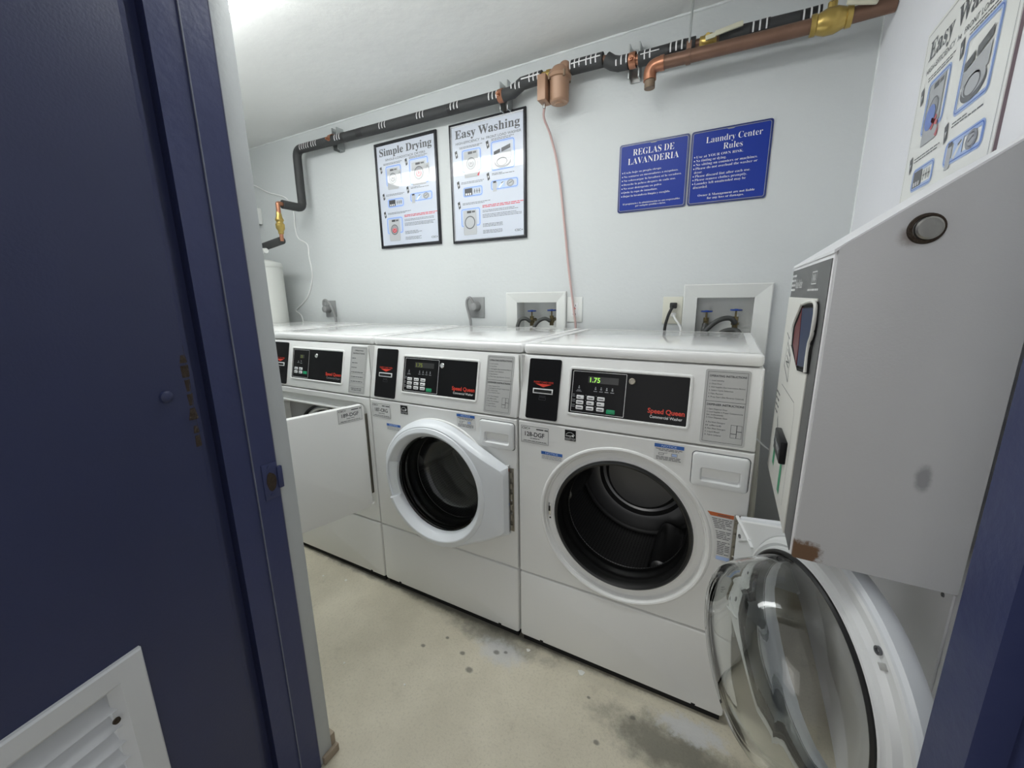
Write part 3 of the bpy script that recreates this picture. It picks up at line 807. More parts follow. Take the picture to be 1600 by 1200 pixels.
def washer(x0, label, number, theta, lit, group):
    root = thing('washing_machine', (x0, 0, 0), label, 'washing machine', group)
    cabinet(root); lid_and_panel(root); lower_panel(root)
    rect_poly = [(0.0035 - CX, 0.304 - CZ), (0.6825 - CX, 0.304 - CZ), (0.6825 - CX, 0.870 - CZ), (0.0035 - CX, 0.870 - CZ)]
    A = angles([math.atan2(p[1], p[0]) for p in rect_poly])
    inner = [(p[0] * 0.994, p[1] * 0.992) for p in rect_poly]
    fp = MB()
    fp.loft([outl(rect_poly, 0.03, A, CX, CZ), outl(rect_poly, 0.004, A, CX, CZ), outl(inner, 0.0, A, CX, CZ), circ(0.2615, 0.0, A), circ(0.2595, -0.0035, A), circ(0.255, -0.005, A), circ(0.2505, -0.0035, A), circ(0.2475, 0.003, A),
             circ(0.2465, 0.006, A), circ(0.2440, 0.0065, A), circ(0.2400, 0.015, A), circ(0.2240, 0.016, A), circ(0.2180, 0.010, A), circ(0.213, 0.010, A), circ(0.211, 0.03, A)])
    fp.build('front_panel', 'enamel', root, sharp=25)
    MB().lathe([(0.215, 0.014), (0.213, 0.004), (0.208, 0.000), (0.202, 0.003), (0.197, 0.016), (0.196, 0.030), (0.201, 0.040), (0.199, 0.055), (0.193, 0.062), (0.190, 0.080), (0.194, 0.092)], (CX, 0, CZ), 'y', 112).build('door_seal', 'rubber', root)
    dr = MB().lathe([(0.190, 0.088), (0.196, 0.084), (0.238, 0.100), (0.246, 0.115), (0.246, 0.405)], (CX, 0, CZ), 'y', 96, uvk=True)
    drum = dr.build('drum', 'drum', root, sharp=30)
    MB().lathe([(0.246, 0.402), (0.240, 0.412), (0.236, 0.408), (0.228, 0.405), (0.175, 0.418), (0.166, 0.440), (0.155, 0.445), (0.148, 0.425), (0.135, 0.415), (0.06, 0.422), (0.0, 0.424)], (CX, 0, CZ), 'y', 96).build('drum_back', 'drum_back', drum, sharp=40)
    for a in (60, 180, 300):
        bf = MB(); bf.m = Matrix.Translation((CX, 0, CZ)) @ Matrix.Rotation(-math.radians(a), 4, 'Y')
        rings = []
        for y, sc in ((0.118, 0.25), (0.135, 0.8), (0.18, 1.0), (0.32, 1.0), (0.385, 0.85), (0.405, 0.3)):
            rings.append([(0.247 - sc * 0.062 * math.cos(PI * t) ** 2 * (1 if abs(t) < 0.5 else 0), y, 0.075 * 2 * t * (0.6 + 0.4 * sc)) for t in [k / 12 - 0.5 for k in range(13)]])
        bf.loft(rings, closed=False)
        bo = bf.build('lifter', 'drum_steel', drum)
    lt = MB().box(CX - 0.239, CX - 0.229, 0.0125, 0.0175, CZ - 0.024, CZ + 0.022, 0.002)
    lt.build('latch_plate', 'chrome', root)
    lo = MB().box(CX - 0.237, CX - 0.231, 0.0115, 0.0130, CZ - 0.009, CZ + 0.010)
    MB().cyl((CX - 0.232, 0.0165, CZ - 0.034), (CX - 0.232, 0.014, CZ - 0.034), 0.003, n=12).build('latch_pin_hole', 'gap', root)
    lo.build('latch_opening', 'gap', root)
    # detergent drawer with a scooped handle
    d = MB(); X0, X1, Y0, Y1 = 0.539, 0.674, 0.760, 0.855; hx0, hx1, hy0, hy1 = 0.562, 0.656, 0.779, 0.815
    def rg(a, b, c, e, r, y): return [(p[0], y, p[1]) for p in rrect(a, c, b, e, r)]
    d.loft([rg(X0, X1, Y0, Y1, 0.010, 0.01), rg(X0, X1, Y0, Y1, 0.010, -0.007), rg(X0 + .002, X1 - .002, Y0 + .002, Y1 - .002, 0.009, -0.0105), rg(X0 + .007, X1 - .007, Y0 + .007, Y1 - .007, 0.006, -0.0120),
            rg(hx0 - .002, hx1 + .002, hy0 - .002, hy1 + .002, 0.006, -0.0120), rg(hx0, hx1, hy0, hy1, 0.005, -0.0105), rg(hx0 + .004, hx1 - .004, hy0 + .012, hy1 - .001, 0.004, 0.010), rg(hx0 + .008, hx1 - .008, hy0 + .016, hy1 - .006, 0.003, 0.012)], False, True)
    d.build('detergent_drawer', 'inner_white', root, sharp=28)
    MB().loft([rg(X0 - .0025, X1 + .0025, Y0 - .0025, Y1 + .0025, 0.012, -0.0006), rg(X0 - 0.0002, X1 + 0.0002, Y0 - 0.0002, Y1 + 0.0002, 0.010, -0.0006)]).build('drawer_gap', 'ink_gray', root)
    card_reader(root); display(root, False, lit); instructions(root)
    tag_sticker(root, number, sheet((0.013, -0.0005, 0.797)))
    energy_sticker(root, 0.168, 0.827)
    notice_stickers(root)
    hp_ = MB().box(0.6535, 0.6695, -0.003, 0.002, 0.452, 0.692, 0.0008)
    hpo = hp_.build('hinge_plate', 'hinge_steel', root)
    for i in range(5):
        z = 0.470 + i * 0.051
        MB().lathe([(0.0042, 0.0), (0.0035, -0.002), (0, -0.0028)], (0.6605, -0.003, z), 'y', 14).build('rivet', 'chrome', hpo)
    # warning label trimmed along the ring
    wl = [(0.652, 0.535), (0.652, 0.689), (0.587, 0.689)]
    for k in range(9):
        z = 0.685 - k * 0.0166; wl.append((CX + math.sqrt(max(0.268 ** 2 - (z - CZ) ** 2, 0)), z))
    wl = [p for p in wl]
    MB().prism(wl, 'y', -0.0011, 0.001).build('warning_label', 'sticker', root)
    mxl = sheet((0, -0.0012, 0))
    wo = [o for o in root.children if o.name.startswith('warning_label')][-1]
    MB().poly([(0.587, 0.689), (0.596, 0.678), (0.652, 0.678), (0.652, 0.689)], 0.0004).build_flat('orange_band', 'orange', wo, mxl)
    MB().poly([(0.619, 0.549), (0.619, 0.560), (0.652, 0.560), (0.652, 0.549)], 0.0004).build_flat('blue_band', 'ink_skyblue', wo, mxl)
    t = MB().text('WARNING', 0.628, 0.6805, 0.0055, 'c', fit=0.03, z=0.0008, off=0.02)
    for k in range(21):
        z = 0.670 - k * 0.0052
        xl = CX + math.sqrt(0.268 ** 2 - (z - CZ) ** 2) + 0.006
        if k not in (6, 12): t.words(xl, 0.649 - (0.01 if k % 5 == 4 else 0), z, 0.0034, 0.0004)
    t.build_flat('warning_print', 'ink_gray', wo, mxl)
    MB().words(0.614, 0.637, 0.494, 0.0035, 0.0004).words(0.614, 0.641, 0.488, 0.003, 0.0004).words(0.614, 0.632, 0.484, 0.003, 0.0004).words(0.614, 0.637, 0.478, 0.004, 0.0004).build_flat('maker_print', 'ink_gray', root, mxl)
    washer_door(root, theta)
    return root

def dryer(x0, label, number, theta, group):
    root = thing('tumble_dryer', (x0, 0, 0), label, 'dryer', group)
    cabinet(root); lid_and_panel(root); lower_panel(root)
    cx, cz = 0.345, 0.612
    rp = [(0.0035 - cx, 0.304 - cz), (0.6825 - cx, 0.304 - cz), (0.6825 - cx, 0.870 - cz), (0.0035 - cx, 0.870 - cz)]
    def rr_(e): return [(x - cx, y - cz) for x, y in rrect(0.026 + e, 0.378 + e, 0.664 - e, 0.846 - e, 0.035)]
    A = angles([math.atan2(p[1], p[0]) for p in rp] + [math.atan2(p[1], p[0]) for p in rr_(0)])
    R = lambda e, y: outl(hull([(round(a, 6), round(b, 6)) for a, b in rr_(e)]), y, A, cx, cz)
    inner = [(p[0] * 0.994, p[1] * 0.990) for p in rp]
    fp = MB()
    fp.loft([outl(rp, 0.03, A, cx, cz), outl(rp, 0.004, A, cx, cz), outl(inner, 0.0, A, cx, cz), R(0, 0.0), R(0.003, 0.004), R(0.004, 0.016), R(0.034, 0.018), R(0.036, 0.006), R(0.042, 0.003), R(0.048, 0.006), R(0.050, 0.045)])
    fp.build('front_panel', 'enamel', root, sharp=25)
    bh = MB(); bh.loft([R(0.049, 0.045), circ(0.215, 0.055, A, 0.325, 0.575), circ(0.212, 0.075, A, 0.325, 0.575)])
    bh.build('bulkhead', 'dryer_gray', root)
    MB().lathe([(0.216, 0.053), (0.214, 0.046), (0.207, 0.046), (0.205, 0.07)], (0.325, 0, 0.575), 'y', 80).build('door_seal', 'rubber', root)
    MB().lathe([(0.205, 0.060), (0.196, 0.052), (0.188, 0.056), (0.186, 0.08)], (0.325, 0, 0.575), 'y', 80).build('drum_rim', 'inner_white', root)
    MB().lathe([(0.187, 0.075), (0.25, 0.10), (0.25, 0.52), (0.22, 0.54), (0.0, 0.54)], (0.325, 0, 0.575), 'y', 72).build('drum', 'dryer_drum', root)
    card_reader(root); display(root, True, False); instructions(root, True)
    # square white door hinged near the next washer
    mx = Matrix.Translation((0.655, -0.012, 0)) @ Matrix.Rotation(math.radians(theta), 4, 'Z')
    d = MB()
    def rg(e, y): return [(p[0], y, p[1]) for p in rrect(-0.585 + e, 0.389 + e, 0.0 - e, 0.848 - e, 0.018)]
    d.loft([rg(0.004, 0.012), rg(0, 0.008), rg(0, -0.010), rg(0.002, -0.0135), rg(0.006, -0.015)], True, True)
    door = d.build('door', 'enamel', root, mx)
    inn = MB(); inn.loft([[(p[0], y, p[1]) for p in rrect(-0.53 + e, 0.44 + e, -0.055 - e, 0.80 - e, 0.05)] for e, y in ((0, 0.011), (0.01, 0.022), (0.03, 0.026))], False, True)
    inn.build('door_liner', 'dryer_gray', door)
    if number: tag_sticker(door, number, Matrix.Translation((-0.112, -0.0152, 0.786)) @ sheet((0, 0, 0)))
    MB().box(0.648, 0.656, -0.004, 0.010, 0.44, 0.80, 0.001).build('hinge_plate', 'hinge_steel', root)
    return root

washer(0.0, 'white front loading washer with its round glass door swung wide open', '128-DGF', 112.0, True, 'row of laundry machines')
washer(-PITCH, 'white front loading washer with its round glass door shut', '187-CRG', 0.0, False, 'row of laundry machines')
dryer(-2 * PITCH, 'white tumble dryer with its square white door standing open', '189-DGF', 73.9, 'row of laundry machines')
dryer(-3 * PITCH, 'white machine at the far end of the row, beside the water heater', None, 0.0, 'row of laundry machines')

# ------------------------------------------------------------------ value machine on the right wall
VA_SIZE = Matrix.Scale(0.925, 4)
va = thing('card_value_machine', (0.7194, -0.3861, 0.8327), 'gray steel box machine with sloping top and cream front hung above the open washer door', 'card machine')
VO = Vector((0.73, -0.325, 0.797))
def vmb():
    b = MB(); b.m = VA_SIZE @ Matrix.Translation(-VO); return b
Y0, Y1 = -0.325, 0.137
b = vmb(); b.prism([(0.732, 0.797), (0.732, 1.340), (0.953, 1.494), (0.953, 0.797)], 'y', Y0, Y1, 0.0035)
b.build('cabinet', 'va_body', va)
b = vmb(); b.box(0.7295, 0.7325, Y0 + 0.006, Y1 - 0.004, 0.800, 1.336, 0.0008); b.build('front_face', 'panel_white', va)
b = vmb()
b.prism([(0.7275, 1.338), (0.9525, 1.4965), (0.9525, 1.4935), (0.7275, 1.333)], 'y', Y0 + 0.001, Y1 - 0.001)
b.build('top_cover', 'panel_white', va)
b = vmb(); b.box(0.7280, 0.7300, -0.312, 0.132, 0.803, 1.326); ch = b.build('charcoal_label', 'va_label', va)
SV = sheet((0.728, 0, 0), 'side')      # local x = -y, local y = z
SVl = VA_SIZE @ Matrix.Translation(-VO) @ SV
t = MB()
for i in range(4): t.words(-0.128, -0.055, 1.310 - 0.011 * i, 0.008, 0.0006)
t.text('Value Adder', -0.060, 1.283, 0.020, fit=0.105, z=0.0006, off=0.01)
t.rring(0.155, 1.288, 0.205, 1.312, 0.001, 0.002, 0.0006).text('WA', 0.162, 1.292, 0.015, fit=0.034, z=0.0006, off=0.02).words(0.120, 0.235, 1.276, 0.006, 0.0006)
t.build_flat('label_print', 'white', ch, SVl)
b = vmb(); b.box(0.7255, 0.7285, -0.247, 0.136, 0.800, 1.262, 0.0012); fp = b.build('cream_panel', 'va_white', va)
# card window with red and blue faces, the cream sheet torn round it
RIM = [(-0.12, 1.246), (-0.251, 1.251), (-0.265, 1.205), (-0.249, 1.18), (-0.252, 1.134), (-0.165, 1.124), (-0.049, 1.158), (-0.044, 1.199)]
b = vmb()
ctr = (sum(p[0] for p in RIM) / 8, sum(p[1] for p in RIM) / 8)
grow = lambda p, k: (ctr[0] + (p[0] - ctr[0]) * k, ctr[1] + (p[1] - ctr[1]) * k)
b.loft([[(0.7262, *grow(p, 1.10)) for p in RIM], [(0.7225, *grow(p, 1.08)) for p in RIM], [(0.7225, *grow(p, 1.0)) for p in RIM], [(0.7252, *grow(p, 0.98)) for p in RIM]], False, True)
wn = b.build('card_window', 'gap', va)
def slab(name, pts, m, parent):
    q = vmb(); q.loft([[Vector(p) for p in pts], [Vector(p) + Vector((0.002, 0, 0)) for p in pts]], True, True); return q.build(name, m, parent)
slab('red_lens', [(0.7238, -0.119, 1.243), (0.7195, -0.142, 1.242), (0.7180, -0.176, 1.17), (0.7190, -0.170, 1.131), (0.7210, -0.160, 1.128), (0.7240, -0.052, 1.160), (0.7240, -0.047, 1.197)], 'va_red', wn)
slab('blue_lens', [(0.7195, -0.147, 1.242), (0.7240, -0.247, 1.246), (0.7240, -0.260, 1.205), (0.7240, -0.244, 1.18), (0.7240, -0.247, 1.138), (0.7195, -0.177, 1.131), (0.7180, -0.182, 1.17)], 'va_blue', wn)
b = vmb(); b.tube([(0.7225, *grow(p, 1.06)) for p in RIM[:5]], 0.0032, 8)
b.tube([(0.7225, *grow(p, 1.06)) for p in (RIM[6], RIM[7], RIM[0])], 0.0036, 8)
b.build('torn_edge', 'paper', wn)
t = MB()                                     # slanted arrow with outlined strokes
ax = lambda u, v: (-0.055 + u * 1.7, 1.098 + v * 0.6)
for p, q in (((0, 0.0), (0.055, -0.045)), ((0.055, -0.045), (0.052, 0.055)), ((0.052, 0.055), (0.010, 0.095)), ((0, 0), (0.010, 0.095)), ((0.015, 0.02), (0.045, 0.005)), ((0.015, 0.045), (0.045, 0.025)), ((0.015, 0.02), (0.045, 0.025)), ((0.018, 0.070), (0.046, 0.050)), ((-0.01, 0.13), (0.035, 0.105)), ((0.012, 0.12), (0.012, 0.095))):
    a_, b_ = ax(*p), ax(*q); t.line(a_[0], a_[1], b_[0], b_[1], 0.003, 0.0006)
for p, q in (((-0.049, 1.049), (0.165, 1.052)), ((0.165, 1.052), (0.186, 1.030)), ((0.186, 1.030), (0.188, 0.832))): t.line(p[0], p[1], q[0], q[1], 0.0015, 0.0006)
for i in range(4): t.words(-0.125 + i * 0.004, -0.055, 1.015 - 0.016 * i, 0.008, 0.0006)
t.build_flat('panel_print', 'ink_gray', fp, VA_SIZE @ Matrix.Translation(-VO) @ sheet((0.7255, 0, 0), 'side'))
b = vmb(); b.box(0.713, 0.7262, -0.160, -0.045, 0.912, 0.962, 0.003); sl = b.build('bill_slot', 'black', va)
b = vmb(); b.box(0.7118, 0.7132, -0.150, -0.055, 0.930, 0.944, 0.0006); b.build('slot_plate', 'ink_gray', sl)
for pl in ([(-0.038, 0.845), (-0.008, 0.845), (-0.008, 0.892), (-0.022, 0.905), (-0.038, 0.892)], [(0.098, 0.828), (0.126, 0.828), (0.126, 0.892), (0.112, 0.903), (0.098, 0.892)]):
    MB().poly(pl, 0.0008).build_flat('green_arrow', 'green', fp, VA_SIZE @ Matrix.Translation(-VO) @ sheet((0.7255, 0, 0), 'side'))
t = MB().poly([(-0.045, 0.958), (-0.010, 0.925), (-0.010, 0.935), (-0.045, 0.968)], 0.0008)
t.build_flat('dark_slot', 'ink', fp, VA_SIZE @ Matrix.Translation(-VO) @ sheet((0.7255, 0, 0), 'side'))
b = vmb(); b.lathe([(0.0215, 0.001), (0.0205, -0.004), (0.0165, -0.005), (0.016, -0.003), (0.0155, -0.003)], (0.829, Y0, 1.360), 'y', 32); lr = b.build('lock_ring', 'rust', va)
b = vmb(); b.lathe([(0.016, 0.0), (0.0155, -0.006), (0.013, -0.008), (0.0, -0.0085)], (0.831, Y0, 1.360), 'y', 32); b.build('lock_face', 'steel', lr)

b = vmb(); b.box(0.952, 0.9865, Y0 + 0.10, Y1 - 0.10, 0.90, 1.35); b.build('wall_mount', 'va_label', va)
ap = tag(MB().box(XR - 0.004, XR - 0.0005, -0.310, 0.24, 0.16, 0.788, 0.0006).build('access_panel', 'panel_white'), 'white sheet panel screwed to the wall under the gray card machine', 'panel')
MB().lathe([(0.0042, -0.004), (0.0035, -0.006), (0, -0.0062)], (XR, -0.283, 0.782 - 0.012), 'x', 14).build('screw', 'ink_gray', ap)

# ------------------------------------------------------------------ posters
def poster(name, label, mx, w, h, title, sub, sub_fit, frame_mat, light_inner, dryer_art, framed=True):
    sheet_m = 'poster' if framed else 'poster_cream'
    po = MB().box(0, w, 0, h, 0.0, 0.008 if framed else 0.006).build(name, sheet_m, None, mx)
    tag(po, label, 'poster', 'laundry instruction posters')
    z0 = 0.0086 if framed else 0.0066
    if framed:
        f = MB()
        R_ = lambda e, z: [(e, e, z), (w - e, e, z), (w - e, h - e, z), (e, h - e, z)]
        f.loft([R_(-0.004, 0.0), R_(-0.004, 0.011), R_(-0.001, 0.014), R_(0.008, 0.014)]); f.build('frame', frame_mat, po, sharp=20)
        f = MB(); f.loft([R_(0.008, 0.014), R_(0.0125, 0.0085)]); f.build('frame_lip', 'frame_light' if light_inner else frame_mat, po, sharp=20)
    else:
        e = MB(); R_ = lambda q, z: [(q, q, z), (w - q, q, z), (w - q, h - q, z), (q, h - q, z)]
        e.loft([R_(-0.0008, -0.001), R_(-0.0008, 0.0045)]); e.build('backing_edge', 'poster_edge', po)
        MB().rring(0.008, 0.008, w - 0.008, h - 0.008, 0.001, 0.0012, z0).build_flat('border_line', 'ink_light', po)
    Y = lambda f_: h * (1 - f_)
    MB().text(title, w * 0.075, Y(0.118), h * 0.064, serif=True, fit=w * 0.86, z=z0, off=0.008).build_flat('title_text', 'ink_gray', po)
    MB().text(sub, w * 0.5 if sub_fit < 0.8 else w * 0.515, Y(0.168), h * 0.020, 'c', fit=w * sub_fit, z=z0, off=0.004).build_flat('subtitle_text', 'ink_gray', po)
    def pic():
        return {k: MB() for k in ('ink_skyblue', 'ink_blue', 'ink_gray', 'ink_light', 'ink', 'ink_red', 'white')}
    def done(A): build_prints('step_illustration', A, po)
    def panel(A, x0, y0, x1, y1):
        a, c, d, e = w * x0, Y(y1), w * x1, Y(y0)
        A['ink_skyblue'].rring(a - 0.005, c - 0.005, d + 0.005, e + 0.005, 0.014, 0.005, z0)
        A['ink_skyblue'].rring(a, c, d, e, 0.010, 0.006, z0 + 0.0002)
        A['ink_blue'].rring(a - 0.0015, c - 0.0015, d + 0.0015, e + 0.0015, 0.011, 0.0022, z0 + 0.0004)
    def step(A, x, y):
        a, c = w * x, Y(y)
        A['ink'].poly([(a - 0.010, c + 0.014), (a + 0.004, c + 0.020), (a + 0.010, c - 0.012), (a - 0.002, c - 0.020)], z0 + 0.0006)
        A['white'].poly([(a - 0.003, c + 0.002), (a + 0.004, c + 0.004), (a + 0.001, c - 0.010)], z0 + 0.0009)
    def machine_pic(A, x0, y0, x1, y1, door=False, redish=False):
        a, c, d, e = w * x0, Y(y1), w * x1, Y(y0); W, H = d - a, e - c
        A['ink_pale'].poly([(a, c), (d, c), (d + W * .04, c + H * .12), (d, e), (a, e), (a - W * .04, c + H * .12)], z0 + 0.0006)
        A['ink_light'].rring(a, c, d, e, 0.002, 0.0010, z0 + 0.0008)
        A['ink'].rect(a + W * .28, e - H * .12, a + W * .62, e - H * .03, z0 + 0.001); A['ink_gray'].rect(a + W * .66, e - H * .11, a + W * .92, e - H * .04, z0 + 0.001)
        r = W * 0.36; cy = c + H * .52
        A['ink_gray'].ring(a + W * .5, cy, r * .86, r, z0 + 0.001); A['ink_light'].disc(a + W * .5, cy, r * 0.84, z0 + 0.0011)
        (A['ink_red'] if redish else A['ink_gray']).disc(a + W * .5, cy - r * .12, r * 0.60, z0 + 0.0012, ry=r * .5); A['ink_pale'].ring(a + W * .5, cy, r * .26, r * .36, z0 + 0.0014)
        if door:
            A['ink_pale'].poly([(d, c + H * .25), (d + W * .30, c + H * .05), (d + W * .30, e - H * .10), (d, e - H * .16)], z0 + 0.0009); A['ink_light'].disc(d + W * .16, c + H * .52, W * .12, z0 + 0.0011, ry=H * .28); A['ink_pale'].disc(d + W * .16, c + H * .52, W * .08, z0 + 0.0013, ry=H * .20)
    A = pic(); A['ink_pale'] = MB(); panel(A, 0.17, 0.225, 0.42, 0.40); step(A, 0.085, 0.245)
    if dryer_art: machine_pic(A, 0.19, 0.245, 0.37, 0.44, True)
    else:
        machine_pic(A, 0.20, 0.235, 0.38, 0.45)
        A['ink_red'].poly([(w * .37, Y(.44)), (w * .41, Y(.41)), (w * .395, Y(.45))], z0 + 0.0012)
        if not framed:
            A['ink_blue'].disc(w * 0.27, Y(0.36), 0.026, z0 + 0.0016); A['ink_red'].line(w * .30, Y(.375), w * .38, Y(.40), 0.009, z0 + 0.0016); A['ink_red'].line(w * .31, Y(.41), w * .36, Y(.37), 0.009, z0 + 0.0016)
    done(A)
    A = pic(); A['ink_pale'] = MB(); panel(A, 0.57, 0.205, 0.86, 0.425); step(A, 0.52, 0.215)
    if dryer_art: machine_pic(A, 0.61, 0.235, 0.82, 0.44, True, True)
    else:
        a, c = w * 0.715, Y(0.335)
        A['ink_gray'].disc(a, c - 0.024, 0.046, z0 + 0.0006, ry=0.024); A['ink_pale'].disc(a, c - 0.018, 0.042, z0 + 0.0008, ry=0.021)
        A['ink_gray'].ring(a - 0.004, c - 0.020, 0.026, 0.031, z0 + 0.0010, 0.62)
        A['ink_pale'].poly([(a - 0.050, c - 0.012), (a + 0.046, c - 0.008), (a + 0.046, c + 0.030), (a - 0.050, c + 0.014)], z0 + 0.0010)
        A['ink'].poly([(a - 0.050, c + 0.016), (a - 0.014, c + 0.024), (a - 0.014, c + 0.040), (a - 0.050, c + 0.031)], z0 + 0.0012); A['ink_gray'].poly([(a - 0.006, c + 0.024), (a + 0.044, c + 0.036), (a + 0.044, c + 0.054), (a - 0.006, c + 0.042)], z0 + 0.0012)
    done(A)
    A = pic(); A['ink_pale'] = MB(); panel(A, 0.17, 0.535, 0.43, 0.605); step(A, 0.10, 0.50); A['ink'].rect(w * .185, Y(.60), w * .295, Y(.54), z0 + 0.0006)
    for i in range(3): A['white'].rect(w * (.20 + i * .03), Y(.596), w * (.218 + i * .03), Y(.58), z0 + 0.0009); A['ink'].rect(w * (.325 + i * .033), Y(.588), w * (.332 + i * .033), Y(.552), z0 + 0.0009); A['ink_gray'].rect(w * (.316 + i * .033), Y(.572), w * (.341 + i * .033), Y(.568), z0 + 0.0009)
    done(A)
    A = pic(); A['ink_pale'] = MB(); panel(A, 0.56, 0.515, 0.90, 0.580); step(A, 0.52, 0.47)
    A['ink_pale'].rect(w * .58, Y(.60), w * .63, Y(.52), z0 + .0006); A['ink'].rect(w * .585, Y(.53), w * .625, Y(.515), z0 + .0009); A['ink_skyblue'].rect(w * .645, Y(.578), w * .735, Y(.52), z0 + .0006); A['white'].line(w * .66, Y(.575), w * .72, Y(.53), .009, z0 + .0008); A['ink_gray'].line(w * .69, Y(.54), w * .72, Y(.53), .004, z0 + .0010)
    A['ink_light'].ring(w * .81, Y(.548), 0.013, 0.021, z0 + .0008, 0.8); A['ink_pale'].disc(w * .81, Y(.548), 0.012, z0 + .0008); A['ink_gray'].line(w * .785, Y(.552), w * .83, Y(.54), .003, z0 + .0010)
    done(A)
    A = pic(); A['ink_pale'] = MB(); panel(A, 0.13, 0.715, 0.39, 0.86); step(A, 0.10, 0.675); machine_pic(A, 0.16, 0.725, 0.34, 0.94, False, dryer_art)
    if not dryer_art:
        A['ink_pale'].disc(w * .25, Y(.832), 0.030, z0 + 0.0016); A['ink_gray'].ring(w * .25, Y(.832), 0.028, 0.033, z0 + 0.0018)
    done(A)
    p1 = MB()
    for x0, x1, y in ((0.13, 0.45, 0.195), (0.13, 0.42, 0.205), (0.57, 0.86, 0.182), (0.57, 0.82, 0.193), (0.14, 0.46, 0.487), (0.14, 0.44, 0.498), (0.57, 0.72, 0.455), (0.57, 0.86, 0.465), (0.15, 0.55, 0.665), (0.15, 0.46, 0.676)):
        p1.words(w * x0, w * x1, Y(y), 0.0040, z0)
    for y in (0.745, 0.757, 0.780, 0.792, 0.804): p1.words(w * 0.43, w * random.uniform(.85, .97), Y(y), 0.0038, z0)
    for y in (0.860, 0.871, 0.882, 0.916, 0.927, 0.938): p1.words(w * 0.43, w * random.uniform(.66, .76), Y(y), 0.0040, z0)
    p1.build_flat('small_print', 'ink_gray', po)
    MB().words(w * 0.43, w * 0.97, Y(0.705), 0.006, z0).words(w * 0.43, w * 0.93, Y(0.718), 0.006, z0).build_flat('red_print', 'ink_red', po)
    MB().text('CSC+', w * 0.86, Y(0.945), 0.010, fit=w * 0.105, z=z0, off=0.02).build_flat('company_text', 'ink_gray', po)
    return po
poster('poster', 'framed Simple Drying poster, the one nearest the water heater', sheet((-1.322, YW, 1.574)), 0.446, 0.572, 'Simple Drying', 'SINGLE-LOAD/STACK DRYERS', 0.66, 'frame_dark', False, True)
poster('poster', 'framed Easy Washing poster hung between the Simple Drying poster and the pink wire', sheet((-0.783, YW, 1.566)), 0.441, 0.580, 'Easy Washing', 'HIGH-EFFICIENCY  he  FRONT LOAD WASHER', 0.87, 'frame_dark', True, False)
poster('poster', 'unframed Easy Washing poster board standing above the gray card machine', sheet((XR, 0.296, 1.275), 'side'), 0.415, 0.587, 'Easy Washing', 'HIGH-EFFICIENCY  he  FRONT LOAD WASHER', 0.87, None, False, False, framed=False)

# ------------------------------------------------------------------ blue rule signs
def sign(label, x, z, w, h, title, lines, foot, ts, ls, lpitch, ytitle, ylines, fits, bar):
    mx = sheet((x, YW - 0.0005, z))
    b = MB(); ra = rrect(0, 0, w, h, 0.010)
    b.loft([[(p[0], p[1], 0) for p in ra], [(p[0], p[1], 0.004) for p in ra]], False, True)
    so_ = b.build('rules_sign', 'sign_edge', None, mx); tag(so_, label, 'sign', 'blue laundry rule signs')
    MB().rfill(0.007, 0.007, w - 0.007, h - 0.007, 0.007, 0.0044).build_flat('blue_field', 'sign_blue', so_)
    MB().rring(0.006, 0.006, w - 0.006, h - 0.006, 0.008, 0.0016, 0.0048).poly([(w * .44, h - .0065), (w * .47, h - .011), (w * .53, h - .011), (w * .56, h - .0065)], 0.0048).build_flat('border_line', 'ink_light', so_)
    t = MB()
    for i, (s_, f_) in enumerate(zip(title, fits)): t.text(s_, w * 0.5 if title[0][0] == 'R' else w * 0.54, ytitle - i * ts * 1.42, ts, 'c', serif=True, fit=f_, z=0.0048, off=-0.012)
    t.build_flat('title_text', 'white', so_)
    t = MB(); y = ylines
    for s_, f_ in lines:
        if s_[0] != ' ': t.disc(0.017, y + ls * 0.45, 0.0022, 0.0048)
        t.text(s_.strip(), 0.023 if s_[0] != ' ' else 0.019, y, ls, serif=True, fit=f_, z=0.0048, off=-0.012); y -= lpitch
    t.build_flat('rules_text', 'white', so_)
    t = MB()
    for i, (s_, f_) in enumerate(foot): t.text(s_, w * 0.5, 0.027 - i * ls * 1.5 + (0.004 if len(foot) > 1 else 0), ls * 0.92, 'c', serif=True, fit=f_, z=0.0048, off=-0.012)
    t.build_flat('footer_text', 'white', so_)
    return so_
sign('blue REGLAS DE LAVANDERIA sign, the plainer lettered Spanish one of the joined pair', 0.112, 1.631, 0.281, 0.275, ('REGLAS DE', 'LAVANDERIA'),
     [('Uselo bajo su propio riesgo.', 0.155), ('No sentarse en mostradores o máquinas.', 0.222), ('No sobrecargue la lavadora ni la secadora.', 0.235), ('Deseche la pelusa después de cada uso.', 0.213), ('No usar detergente en polvo', 0.158), ('Quite la ropa de inmediato.', 0.143), ('Dejar la lavandería limpia y recojida.', 0.195)],
     [('El propietario y la administracion no son responsables', 0.235), ('por cualquier pérdida o daños.', 0.125)], 0.024, 0.0072, 0.0158, 0.226, 0.158, (0.165, 0.205), True)
sign('blue Laundry Center Rules sign in English, the one nearer the corner', 0.399, 1.631, 0.279, 0.275, ('Laundry Center', 'Rules'),
     [('Use at YOUR OWN RISK.', 0.165), ('No tinting or dying.', 0.108), ('No sitting on counters or machines.', 0.215), ('Please do not overload the washer or', 0.216), ('   dryer.', 0.030), ('Please discard lint after each use.', 0.195), ('Please remove clothes promptly.', 0.185), ('Laundry left unattended may be', 0.182), ('   discarded.', 0.053)],
     [('Owner & Management are not liable', 0.200), ('for any loss or damages.', 0.130)], 0.0215, 0.0086, 0.0142, 0.226, 0.176, (0.192, 0.066), False)

